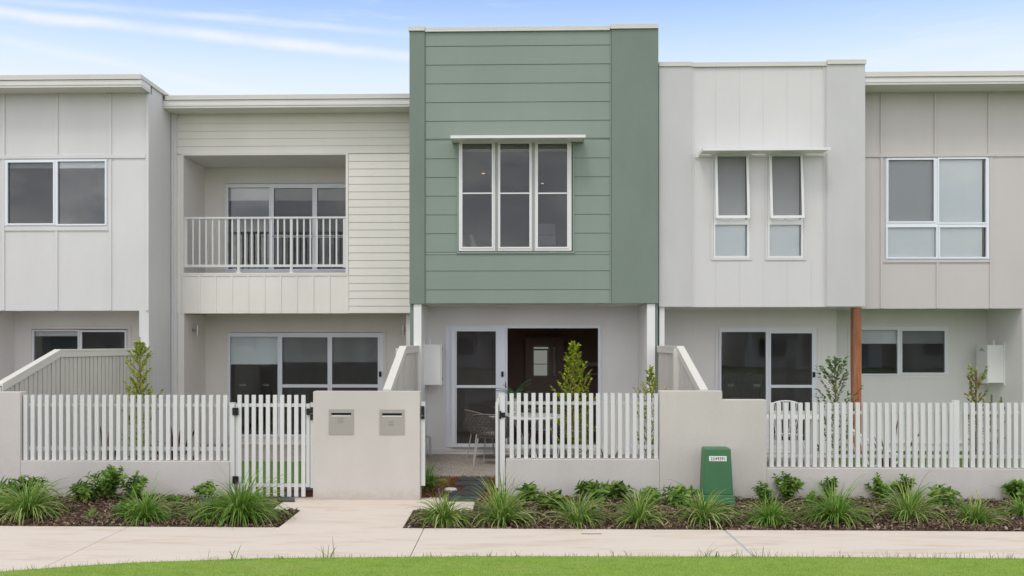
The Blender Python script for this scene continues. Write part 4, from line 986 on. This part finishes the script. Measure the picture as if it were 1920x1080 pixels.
# ------------------------------------------------------------------ outdoor furniture
def chair(label, x, y, rz):
    t = thing('rope_chair', label, 'chair', (x, y, .004), 'woven rope chairs round the table', rz)
    t['base'] = (0, 0, 0)
    # shell: back at -Y
    nu, nv = 32, 9; mb = MB(); rim = []
    for j in range(nv + 1):
        for i in range(nu + 1):
            a = -2.15 + 4.3 * i / nu; h = .44 + (.36 - .15 * (abs(a) / 2.15) ** 2.2) * j / nv
            r = .235 + .06 * (j / nv) ** .8
            p = (math.sin(a) * r * 1.02, -math.cos(a) * r - .02 * j / nv, h); mb.v.append(p)
            if j == nv: rim.append(p)
    for j in range(nv):
        for i in range(nu):
            k = j * (nu + 1) + i
            if (i + j) % 2: mb.f += [(k, k + 1, k + nu + 2), (k, k + nu + 2, k + nu + 1)]
            else: mb.f += [(k, k + 1, k + nu + 1), (k + 1, k + nu + 2, k + nu + 1)]
    sh = mb.build('backrest', 'rope', t); wf = sh.modifiers.new('weave', 'WIREFRAME'); wf.thickness = .019; wf.use_even_offset = False
    MB().tube([(rim[0][0] * .95, rim[0][1] - .03, .44)] + rim + [(rim[-1][0] * .95, rim[-1][1] - .03, .44)], .013, 8).build('rim', 'rope', sh, smooth=True)
    MB().lathe([(.0, .415), (.22, .42), (.245, .44), (.235, .455), (.0, .46)], n=28).build('seat', 'rope', t, smooth=True)
    MB().lathe([(.0, .461), (.2, .461), (.215, .48), (.19, .50), (.0, .505)], n=28).build('cushion', 'blind_d', t, smooth=True)
    for sx in (-1, 1):
        for sy in (-1, 1): MB().tube([(sx * .19, sy * .17, .42), (sx * .245, sy * .235, .0)], .013, 8, .009).build('leg', 'legmetal', t)
    return t
PT = .004
chair('woven grey rope chair with its back to the open gate, nearest in the group', X(925, 15.95), 15.95, R(-18))
chair('woven grey rope chair at the left of the round table, behind the nearest chair', X(908, 16.75), 16.75, R(-75))
chair('woven grey rope chair on the far side of the round table, facing the street', X(1016, 16.95), 16.95, R(170))
chair('woven grey rope chair right of the round table, beside the bright green sapling', X(1075, 16.3), 16.3, R(80))
tx, ty = X(988, 16.4), 16.4
tb = thing('round_table', 'round white outdoor table on the pebbled patio', 'table', (tx, ty, .004))
MB().lathe([(.0, .70), (.58, .70), (.61, .715), (.61, .73), (.595, .74), (.0, .74)], (tx, ty, .004), 48).build('table_top', 'tabletop', tb)
for a in range(4):
    q = a * math.pi / 2 + .6; MB().tube([(tx + .25 * math.cos(q), ty + .25 * math.sin(q), .70), (tx + .12 * math.cos(q), ty + .12 * math.sin(q), .35), (tx + .3 * math.cos(q), ty + .3 * math.sin(q), .004)], .022, 8).build('leg', 'tabletop', tb)
MB().lathe([(.0, .69), (.2, .69), (.2, .70), (0, .70)], (tx, ty, .0), 24).build('collar', 'tabletop', tb)
vx, vy, vz = X(966, 16.3), 16.3, .745
vs_ = thing('fern_vase', 'speckled white vase holding a dark green fern on the round table', 'plant pot', (vx, vy, vz))
mv = M['vase'] = ground_mat('speckled_vase', [(0, (.2, .17, .14)), (.4, (.6, .58, .54)), (1, (.75, .73, .7))], 70, vor=True)
MB().lathe([(.045, 0), (.055, .03), (.06, .14), (.055, .26), (.05, .28)], (vx, vy, vz), 24).build('vase', mv, vs_)
def ribbon(mb, p, az, el, L, wd, seg=5, droop=1.2, twist=0, taper=1.0):
    """arching strap leaf"""
    p = Vector(p); side = Vector((-math.sin(az), math.cos(az), 0)); base = len(mb.v); e = el; tw = twist
    for i in range(seg + 1):
        f = i / seg; ww = wd * (min(1, .45 + f * 2.2) if f < .3 else 1) * (1 - f ** 2.2) ** .8 * .5 + .0006
        up = Vector((-math.cos(az) * math.sin(e), -math.sin(az) * math.sin(e), math.cos(e)))
        s_ = side * math.cos(tw) + up * math.sin(tw)
        mb.v.append(tuple(p - s_ * ww)); mb.v.append(tuple(p + s_ * ww))
        d = Vector((math.cos(az) * math.cos(e), math.sin(az) * math.cos(e), math.sin(e)))
        p = p + d * (L / seg); e -= droop / seg * (.4 + 1.2 * f)
    for i in range(seg): k = base + 2 * i; mb.f.append((k, k + 1, k + 3, k + 2))
def leafq(mb, p, d, up, L, wd, fold=.25, curl=.15):
    """one folded leaf: 6 corners either side of a midrib"""
    d = d.normalized(); s_ = d.cross(up); s_ = s_.normalized() if s_.length > 1e-3 else Vector((1, 0, 0)); n = s_.cross(d)
    b0 = len(mb.v); q = [p, p + d * L * .5 - n * L * curl * .3, p + d * L - n * L * curl]
    mb.v += [tuple(q[0]), tuple(q[1]), tuple(q[2]), tuple(p + d * L * .38 - s_ * wd * .5 + n * wd * fold), tuple(p + d * L * .78 - s_ * wd * .38 + n * wd * fold * .6 - n * L * curl * .6),
             tuple(p + d * L * .38 + s_ * wd * .5 + n * wd * fold), tuple(p + d * L * .78 + s_ * wd * .38 + n * wd * fold * .6 - n * L * curl * .6)]
    mb.f += [(b0, b0 + 3, b0 + 1), (b0 + 3, b0 + 4, b0 + 1), (b0 + 4, b0 + 2, b0 + 1), (b0, b0 + 1, b0 + 5), (b0 + 5, b0 + 1, b0 + 6), (b0 + 6, b0 + 1, b0 + 2)]
rnd = random.Random(11)
mb = MB()
for k in range(16):
    az = rnd.uniform(0, 6.28); e = rnd.uniform(.25, 1.35); L = rnd.uniform(.26, .40); p = Vector((vx, vy, vz + .28))
    for i in range(11):
        d = Vector((math.cos(az) * math.cos(e), math.sin(az) * math.cos(e), math.sin(e))); p = p + d * L / 11; e -= .09
        s_ = Vector((-math.sin(az), math.cos(az), 0)); l2 = .055 * (1 - i / 12)
        for sg in (-1, 1): leafq(mb, p, s_ * sg + d * .4, Vector((0, 0, 1)), l2 + .022, .024)
mb.build('fern', 'fern', vs_)

# white metal chair and table in the right yard
wt = thing('white_table', 'long white outdoor table behind the right picket fence', 'table', (X(1485, 15.8), 15.8, 0))
z_ = Z(778, 1485, 15.8)
MB().box(X(1440, 15.8) - .5, X(1536, 15.8), 15.5, 16.1, z_ - .045, z_).build('table_top', 'white', wt, bevel=.004)
for a, y_ in ((X(1530, 15.8), 15.56), (X(1530, 15.8), 16.04), (X(1440, 15.8) - .4, 15.56), (X(1440, 15.8) - .4, 16.04)): MB().box(a - .025, a + .025, y_ - .025, y_ + .025, .004, z_ - .046).build('leg', 'white', wt)
wc = thing('wire_chair', 'white wire bistro chair with fan shaped back, behind the long white table', 'chair', (X(1472, 16.5), 16.5, 0)); wc['base'] = tuple(wc.location)
cx, cy = X(1472.5, 16.5), 16.5; hz = Z(751.5, 1472, 16.5)
arc = [(cx + .25 * math.cos(a) * 1.0, cy - .02, hz - .1 + .1 * math.sin(a)) for a in [math.pi * k / 14 for k in range(15)]]
MB().tube([(cx + .2, cy, .45)] + arc + [(cx - .2, cy, .45)], .011, 8).build('back_frame', 'white', wc)
mb = MB()
for k in range(-5, 6):
    x_t = cx + k * .044; zt2 = hz - .1 + .1 * math.sqrt(max(0, 1 - (k * .044 / .25) ** 2)); mb.tube([(cx + k * .03, cy, .45), (x_t, cy - .02, zt2)], .0055, 5)
    if k % 2: mb.tube([(cx + k * .03, cy + .0, .45), (cx + k * .044 + .06, cy - .012, .68)], .005, 5)
mb.build('back_wires', 'white', wc)
mb = MB(); mb.tube([(cx + .21 * math.cos(a), cy - .2 + .21 * math.sin(a), .45) for a in [2 * math.pi * k / 20 for k in range(21)]], .011, 6, cap=False)
for k in range(-4, 5): mb.tube([(cx + k * .045, cy - .2 - math.sqrt(.21 ** 2 - (k * .045) ** 2), .45), (cx + k * .045, cy - .2 + math.sqrt(.21 ** 2 - (k * .045) ** 2), .45)], .005, 5)
mb.build('seat', 'white', wc)
for sx in (-1, 1):
    for yy, y2 in ((-.36, -.42), (-.03, .04)): MB().tube([(cx + sx * .16, cy + yy, .45), (cx + sx * .2, cy + y2, .004)], .01, 6).build('leg', 'white', wc)
# deck chair: slanting white rails
dc = thing('deck_chair', 'white folding deck chair leaning low beside the timber post', 'chair', (X(1622, 15.4), 15.4, 0)); dc['base'] = tuple(dc.location)
p0 = (X(1590, 15.4), Z(803, 1590, 15.4)); p1 = (X(1640, 15.4), Z(836, 1640, 15.4))
for y_ in (15.3, 15.75):
    MB().tube([(p0[0], y_, p0[1]), (p1[0], y_, p1[1]), (p1[0] + .45, y_, p1[1] - .18)], .016, 8).build('side_rail', 'white', dc)
    MB().tube([(p0[0] + .12, y_, p0[1] - .08), (p0[0] + .3, y_, .004)], .014, 8).tube([(p1[0] + .4, y_, p1[1] - .16), (p1[0] + .1, y_, .004)], .014, 8).build('leg', 'white', dc)
mb = MB()
for k in range(9):
    f = k / 8; mb.box(p0[0] + (p1[0] - p0[0]) * f - .018, p0[0] + (p1[0] - p0[0]) * f + .018, 15.29, 15.76, p0[1] + (p1[1] - p0[1]) * f + .017, p0[1] + (p1[1] - p0[1]) * f + .024)
mb.build('slats', 'white', dc)

# ------------------------------------------------------------------ plants
def liriope(label, px, py, wpx, tpy, seed, n=190, mat='liriope', flowers=0, zf=bed_z, grp='strappy grass clumps along the footpath bed'):
    r = random.Random(seed); g = G(px, py, 0)
    z0 = zf(g.x, g.y); S = F / T(px, g.y); rad = wpx / S / 2 * .86; H = (py - tpy) / S
    t = thing('strappy_plant', label, 'plant', (g.x, g.y, z0), grp); t['base'] = (0, 0, 0); mb = MB()
    la, lm = r.uniform(0, 6.28), r.uniform(.1, .55); hv = r.uniform(.9, 1.15)
    for i in range(int(n * r.uniform(1.0, 1.6))):
        az = r.uniform(0, 6.283); az += lm * math.sin(la - az); f = r.random() ** .8; e = 1.5 - f * 1.0 + r.gauss(0, .08)
        L = (H * (1.06 - .2 * f) if f < .3 else rad * 1.35 + H * .3) * r.uniform(.6, 1.05); L = max(L * hv, .06); L *= 1.28 if r.random() < .035 else 1
        q = r.random() ** .5 * .05 * min(1, rad / .2); bz = r.uniform(0, 6.28)
        ribbon(mb, (math.cos(bz) * q, math.sin(bz) * q, -.02), az, e, L, r.uniform(.007, .0125), 7, (.8 + 2.0 * f) * r.uniform(.75, 1.25), r.uniform(-.6, .6))
    mb.build('leaves', mat, t)
    if flowers:
        for k in range(flowers):
            az = r.uniform(0, 6.28); e = r.uniform(1.15, 1.5); L = H * r.uniform(.75, .95); d = Vector((math.cos(az) * math.cos(e), math.sin(az) * math.cos(e), math.sin(e)))
            fm = MB(); fm.tube([(0, 0, 0), tuple(d * L)], .0025, 4)
            for i in range(26):
                p = d * L * (.70 + .30 * i / 26); a = r.uniform(0, 6.28); leafq(fm, p, Vector((math.cos(a), math.sin(a), .5)), Vector((0, 0, 1)), .013, .011)
            fm.build('flower_spike', 'flower', t)
    t.rotation_euler[2] = 0
    return t
LIR = [
 ('wide strappy grass clump at the far left, in front of the fern leaved shrub', 52, 968, 140, 893, 330, 'liriope_v', 0),
 ('strappy grass clump cut off by the left picture edge', -14, 962, 120, 905, 240, 'liriope_v', 0),
 ('small sprouting grass tuft alone in the mulch, left bed', 172, 973, 38, 943, 45, 'liriope', 0),
 ('strappy grass clump with upright blades in front of the round leaved shrubs', 272, 976, 120, 912, 240, 'liriope', 0),
 ('strappy grass clump with purple flower spikes, just left of the closed gate clump', 385, 974, 110, 922, 200, 'liriope', 5),
 ('large grass clump with long blades covering the foot of the closed gate', 452, 974, 165, 888, 380, 'liriope', 5),
 ('yellow striped grass clump right of the entry pad', 832, 982, 118, 905, 230, 'liriope_v', 1),
 ('tall grass clump at the foot of the open gate post', 940, 978, 120, 884, 260, 'liriope_v', 1),
 ('strappy grass clump right of the yellowing shrub', 1084, 982, 110, 915, 210, 'liriope_v', 1),
 ('yellow striped grass clump second to the left of the green service pillar', 1199, 982, 120, 905, 250, 'liriope_v', 0),
 ('strappy grass clump right in front of the green service pillar', 1318, 980, 125, 915, 240, 'liriope_v', 0),
 ('squat grass clump first to the right of the green service pillar', 1443, 980, 100, 920, 240, 'liriope', 0),
 ('full round grass clump below the left part of the right fence panel', 1568, 978, 130, 898, 280, 'liriope', 0),
 ('wide grass clump with a single upright spike, under the right fence panel', 1703, 978, 135, 893, 260, 'liriope_v', 0),
 ('grass clump second from the right picture edge, with low arching yellow blades', 1828, 978, 115, 925, 210, 'liriope_v', 0),
 ('grass clump cut by the right picture edge', 1920, 968, 110, 918, 200, 'liriope', 0)]
for i, (lb, px, py, wp, tp, n, mt, fl_) in enumerate(LIR): liriope(lb, px, py, wp, tp, 100 + i, n, mt, fl_)
liriope('dark grass clump behind the letterbox wall at the patio corner', 801, 914, 62, 852, 77, 150, 'liriope', 0, lambda x, y: 0)

def shrub(label, px, py, wpx, tpy, seed, mat='leaf_bright', n=9, leafL=.06, leafW=.036, style='round', grp='leafy shrubs along the rendered walls'):
    r = random.Random(seed); g = G(px, py, 0); z0 = bed_z(g.x, g.y); S = F / T(px, g.y); rad = wpx / S / 2 * 1.2; H = (py - tpy) / S; n = int(n * 1.2); leafL *= 1.25; leafW *= 1.3
    t = thing('leafy_shrub', label, 'shrub', (g.x, g.y, z0), grp); t['base'] = (0, 0, 0); st_ = MB(); lf = MB()
    for k in range(n):
        az = r.uniform(0, 6.283); f = (k + .5) / n; out = rad * f ** .6 * .85
        top = Vector((math.cos(az) * out, math.sin(az) * min(out, .22), H * (1.02 - .38 * f) * r.uniform(.85, 1.05)))
        if style == 'arch': top.z *= .8
        ctrl = Vector((top.x * .35, top.y * .35, top.z * .6)); pts = [(1 - s_) ** 2 * Vector((0, 0, 0)) + 2 * s_ * (1 - s_) * ctrl + s_ * s_ * top for s_ in [i / 7 for i in range(8)]]
        st_.tube(pts, .004, 4, .0018)
        nl = int(22 if style == 'round' else 13)
        for i in range(nl):
            s_ = .18 + .82 * i / nl; p = (1 - s_) ** 2 * Vector((0, 0, 0)) + 2 * s_ * (1 - s_) * ctrl + s_ * s_ * top
            tan = (2 * (1 - s_) * ctrl + 2 * s_ * (top - ctrl)).normalized(); a = i * 2.4 + r.uniform(-.4, .4)
            o1 = tan.cross(Vector((.3, .9, .1))).normalized(); o2 = tan.cross(o1)
            d = (o1 * math.cos(a) + o2 * math.sin(a)) * (1.0 if i < nl - 3 else .5) + tan * r.uniform(.3, .9)
            if style == 'arch': d = d + Vector((0, 0, .15))
            sc = r.uniform(.7, 1.15) * (1 if i < nl - 3 else .8)
            leafq(lf, p, d, tan + Vector((0, 0, .5)), leafL * sc, leafW * sc, .2, .2 if style == 'round' else .4)
            if style == 'round' and r.random() < .5:
                d2 = Vector((r.uniform(-1, 1), r.uniform(-1, 1), r.uniform(.0, 1))); leafq(lf, p + d2 * .02, d2, Vector((0, 0, 1)), leafL * sc * .9, leafW * sc * .9)
    st_.build('stem', 'stem', t); lf.build('foliage', mat, t); return t
SH = [
 ('dark fern leaved shrub against the pier at the far left', 45, 948, 115, 884, 'leaf_dark', 16, .13, .035, 'arch'),
 ('dark glossy shrub under the left fence panel, left of the round leaved one', 163, 944, 75, 903, 'leaf_dark', 13, .09, .036, 'arch'),
 ('tallest round leaved shrub under the left fence panel', 205, 945, 90, 880, 'leaf_bright', 14, .055, .036, 'round'),
 ('round leaved shrub just right of the tallest one under the left fence panel', 252, 945, 75, 893, 'leaf_bright', 10, .05, .034, 'round'),
 ('low creeping shrub in front of the left bed, between grass clumps', 240, 972, 60, 945, 'leaf_bright', 7, .05, .034, 'round'),
 ('small shrub poking above the purple flowered grass clump', 388, 945, 55, 908, 'leaf_bright', 7, .055, .034, 'round'),
 ('sparse low sprigs at the wall foot left of the closed gate', 322, 948, 50, 938, 'leaf_bright', 5, .035, .022, 'round'),
 ('small dark broad leaved shrub just right of the open gate post clump', 993, 945, 44, 911, 'leaf_dark', 8, .11, .045, 'arch'),
 ('yellowing broad leaved shrub under the middle fence panel', 1034, 958, 66, 920, 'leaf_yellow', 12, .10, .04, 'arch'),
 ('dark broad leaved shrub behind the third grass clump right of the gate', 1108, 945, 60, 905, 'leaf_dark', 10, .11, .042, 'arch'),
 ('dark shrub with pointed leaves between two middle grass clumps', 1160, 944, 56, 909, 'leaf_dark', 9, .11, .04, 'arch'),
 ('loose leafy shrub left of the service pillar, beside its neighbour shrub', 1222, 947, 60, 915, 'leaf_bright', 9, .08, .03, 'arch'),
 ('leafy shrub touching the left side of the green service pillar', 1273, 950, 84, 906, 'leaf_bright', 14, .09, .034, 'arch'),
 ('small round leaved sprig behind the clump right of the service pillar', 1430, 948, 44, 908, 'leaf_bright', 5, .045, .03, 'round'),
 ('upright round leaved shrub right of the service pillar', 1474, 945, 66, 890, 'leaf_bright', 10, .05, .033, 'round'),
 ('small round leaved shrub peeking over the full round grass clump', 1556, 945, 46, 903, 'leaf_bright', 6, .045, .03, 'round'),
 ('low sprig between the shrub and the full round grass clump', 1520, 950, 40, 930, 'leaf_bright', 4, .04, .026, 'round'),
 ('round leaved shrub left of the wide spiky grass clump', 1652, 945, 66, 894, 'leaf_bright', 9, .05, .033, 'round'),
 ('narrow round leaved shrub rising behind the wide spiky grass clump', 1699, 945, 44, 889, 'leaf_bright', 7, .048, .03, 'round'),
 ('dense dark green shrub between the last two full grass clumps', 1762, 950, 76, 911, 'leaf_dark', 12, .09, .04, 'arch'),
 ('leafy shrub at the right picture edge against the wall', 1908, 945, 56, 910, 'leaf_bright', 8, .07, .035, 'round')]
for i, (lb, px, py, wp, tp, mt, n, l1, l2, sty) in enumerate(SH): shrub(lb, px, py, wp, tp, 300 + i, mt, n, l1, l2, sty)

def sapling(label, px, D, top, wpx, seed, mat, n_br=34, leaf_=(.042, .02), prof=None, per=16, stake=False, lean=.75, upw=.9):
    r = random.Random(seed); x = X(px, D); H = Z(top, px, D); S = F / T(px, D); rad = wpx / S / 2
    t = thing('sapling', label, 'tree', (x, D, 0), 'young saplings behind the picket fences'); t['base'] = (0, 0, 0)
    tr = MB(); lf = MB(); tr.tube([(math.sin(k * 1.3) * .008, math.cos(k * 1.7) * .008, H * .97 * k / 9) for k in range(10)], .011, 7, .003)
    prof = prof or (lambda f: 1 - .75 * f)
    for k in range(n_br):
        f = .12 + .86 * (k + r.random()) / n_br; z = H * f * .97; az = k * 2.4 + r.uniform(-.3, .3)
        L = rad * prof(f) * r.uniform(.75, 1.15) * 1.65; e = lean + r.uniform(-.15, .2)
        p = Vector((0, 0, z)); pts = [p.copy()]; m_ = 6
        for i in range(m_):
            p = p + Vector((math.cos(az) * math.cos(e), math.sin(az) * math.cos(e), math.sin(e))) * L / m_; e += .06; pts.append(p.copy())
        if pts[-1].z > H: 
            for q in pts: q.z -= (pts[-1].z - H) * .6
        tr.tube(pts, .0035, 4, .0012)
        for i in range(per):
            s_ = .2 + .8 * (i + r.random()) / per; q = pts[min(m_ - 1, int(s_ * m_))].lerp(pts[min(m_, int(s_ * m_) + 1)], s_ * m_ % 1)
            d = Vector((math.cos(az + r.uniform(-1.4, 1.4)), math.sin(az + r.uniform(-1.4, 1.4)), r.uniform(.1, upw) + .3))
            sc = r.uniform(.7, 1.2); leafq(lf, q + d * .006, d, Vector((r.uniform(-.5, .5), r.uniform(-.5, .5), 1)), leaf_[0] * sc * 1.15, leaf_[1] * sc * 1.25, .2, .15)
    for i in range(26):
        z = H * (.88 + .12 * i / 26); a = i * 2.4; leafq(lf, Vector((0, 0, z)), Vector((math.cos(a), math.sin(a), 1.6)), Vector((0, 0, 1)), leaf_[0] * .8, leaf_[1] * .7)
    tr.build('trunk', 'bark', t); lf.build('crown', mat, t)
    if stake:
        s_ = Z(690, px, D) if px > 1700 else H * .84; MB().box(.012, .028, .02, .036, 0, s_).build('stake', 'stake', t)
    return t
sapling('slim green sapling behind the left fence panel, before the batten fence', 262, 13.3, 632, 78, 1, 'leaf_lily', 70, (.044, .023), lambda f: (1.0 - .8 * max(0, f - .5) / .5) * (.8 + .3 * math.sin(f * 17)), 17)
sapling('bright yellow green conical sapling in front of the open glass door', 1077, 13.9, 640, 84, 2, 'leaf_lily', 84, (.046, .021), lambda f: 1.0 - .88 * max(0, f - .42) / .58, 19)
sapling('thin sapling with bare red tip, behind the fence beside the stepped wall', 1219, 13.5, 686, 66, 3, 'leaf_lily', 46, (.044, .021), lambda f: 1.0 if f < .6 else max(.18, 1 - 2.6 * (f - .6)), 14, lean=.95)
sapling('open branched sapling with small dull leaves, beside the timber post', 1566, 13.3, 672, 92, 4, 'leaf_open', 46, (.05, .027), lambda f: .8 - .55 * max(0, f - .7) / .3, 12, True, lean=.8)
sapling('reddish staked sapling in front of the wall mounted meter box', 1830, 13.4, 694, 46, 5, 'leaf_red', 36, (.045, .028), lambda f: .9 if f > .45 else .55, 13, True, lean=.9)
for lb, px, tp, sd_ in (('wispy small seedling with yellow tip, right of the reddish sapling', 1859, 742, 6), ('tiny red leaved seedling near the right edge of the fence', 1877, 746, 7)):
    sapling(lb, px, 13.6, tp, 22, sd_, 'leaf_red', 12, (.04, .024), None, 6)

def cordyline(label, px, D, top, wpx, seed, n=16, mat='cordy'):
    r = random.Random(seed); H = Z(top, px, D); S = F / T(px, D); rad = wpx / S / 2
    t = thing('cordyline', label, 'plant', (X(px, D), D, 0), 'cordylines behind the picket fences'); t['base'] = (0, 0, 0); mb = MB()
    for k in range(n):
        f = k / n; az = k * 2.4; e = 1.5 - 1.1 * f; L = (H * 1.0 if f < .4 else max(rad * 1.6, H * .75)) * r.uniform(.85, 1.1)
        ribbon(mb, (0, 0, .05), az, e, L, r.uniform(.045, .065), 7, .2 + 1.1 * f, r.uniform(-.5, .5))
    mb.build('leaves', mat, t); MB().tube([(0, 0, 0), (0, 0, .12)], .012, 6).build('stem', 'bark', t); return t
cordyline('dark red cordyline behind the left fence panel, near the batten fence', 198, 13.3, 800, 80, 21, 18)
cordyline('red and green cordyline behind the left fence panel, near the hinge post', 328, 13.3, 790, 90, 22, 18)
cordyline('tall dark red cordyline behind the right fence panel', 1668, 13.3, 795, 96, 23, 22)
cordyline('small drooping cordyline behind the middle fence panel', 1140, 13.6, 838, 50, 24, 9)

# ------------------------------------------------------------------ lawn blades and edge weeds
def blades(name, n, xr_, ydep, h, wd, mat, label, mask=None, lean=.5, over=0):
    x = rng.uniform(*xr_, n); ey = np.interp(x, [e[0] for e in edge], [e[1] for e in edge])
    y = ey + over - rng.random(n) ** .9 * ydep; hh = rng.uniform(*h, n); a = rng.uniform(0, 6.283, n); l1 = rng.uniform(0, lean, n) * hh
    ww = rng.uniform(*wd, n) / 2; z = np.full(n, .008); hh = hh + .008
    b = rng.uniform(0, 6.283, n); cx_, cy_ = np.cos(b) * ww, np.sin(b) * ww
    mx_, my_ = x + np.cos(a) * l1 * .35, y + np.sin(a) * l1 * .35; tx_, ty_ = x + np.cos(a) * l1, y + np.sin(a) * l1
    P = [np.stack(q, 1) for q in ((x - cx_, y - cy_, z), (x + cx_, y + cy_, z), (mx_ + cx_ * .8, my_ + cy_ * .8, hh * .6), (tx_, ty_, hh), (mx_ - cx_ * .8, my_ - cy_ * .8, hh * .6))]
    v = np.concatenate(P); i = np.arange(n); f = np.stack([i + k * n for k in range(5)], 1)
    me = bpy.data.meshes.new(name); me.vertices.add(len(v)); me.vertices.foreach_set('co', v.astype(np.float32).ravel())
    me.loops.add(f.size); me.loops.foreach_set('vertex_index', f.astype(np.int32).ravel()); me.polygons.add(n)
    me.polygons.foreach_set('loop_start', np.arange(0, f.size, 5, dtype=np.int32)); me.update(calc_edges=True); me.validate(); me.materials.append(M[mat])
    o = bpy.data.objects.new(name, me); COL.objects.link(o); o['kind'] = 'stuff'; o['label'] = label; return o
blades('grass', 200000, (-6.2, 6.2), 1.25, (.008, .024), (.0025, .0045), 'grass', 'short bright green mown grass along the bottom of the picture')
r = random.Random(8); mb = MB()
spots = [(395, 7, .10), (445, 7, .11), (530, 5, .06), (620, 9, .16), (800, 3, .05), (920, 5, .06), (968, 4, .09), (1325, 9, .13), (1350, 6, .07), (1385, 5, .09), (1430, 7, .11), (1150, 3, .06), (1180, 4, .08), (205, 2, .05), (1600, 4, .05), (1715, 5, .06), (1860, 4, .07), (115, 3, .05)]
for px, n, L in spots:
    for k in range(n):
        x = X(px + r.gauss(0, 6), 9.0); ribbon(mb, (x, edge_y(x) - r.uniform(0, .05), 0), r.uniform(0, 6.28), r.uniform(.6, 1.45), L * r.uniform(.7, 1.5), .006, 5, r.uniform(.3, 1.2), r.uniform(-.8, .8))
for k in range(900):
    x = r.uniform(-5.6, 5.6); L = r.uniform(.02, .06) * (1.4 if x > 2 else 1)
    ribbon(mb, (x, edge_y(x) - r.uniform(-.01, .04), 0), r.uniform(0, 6.28), r.uniform(1.0, 1.55), L, .0022, 3, .3, r.uniform(-.8, .8))
wdo = mb.build('weeds', 'weed', kind='stuff'); wdo['label'] = 'thin weeds and long grass blades straggling over the footpath edge'
# a few fallen leaves and twigs
for px, py, lb in ((1090, 1001, 'thin brown twig lying on the footpath near the service pillar'),):
    g = G(px, py, .01); tag(MB().tube([(g.x, g.y, .014), (g.x + .1, g.y - .006, .013), (g.x + .2, g.y + .003, .013)], .003, 5).build('twig', 'bark', at=(g.x, g.y, 0)), lb, 'twig')
for o in bpy.data.objects:
    if 'base' in o: del o['base']
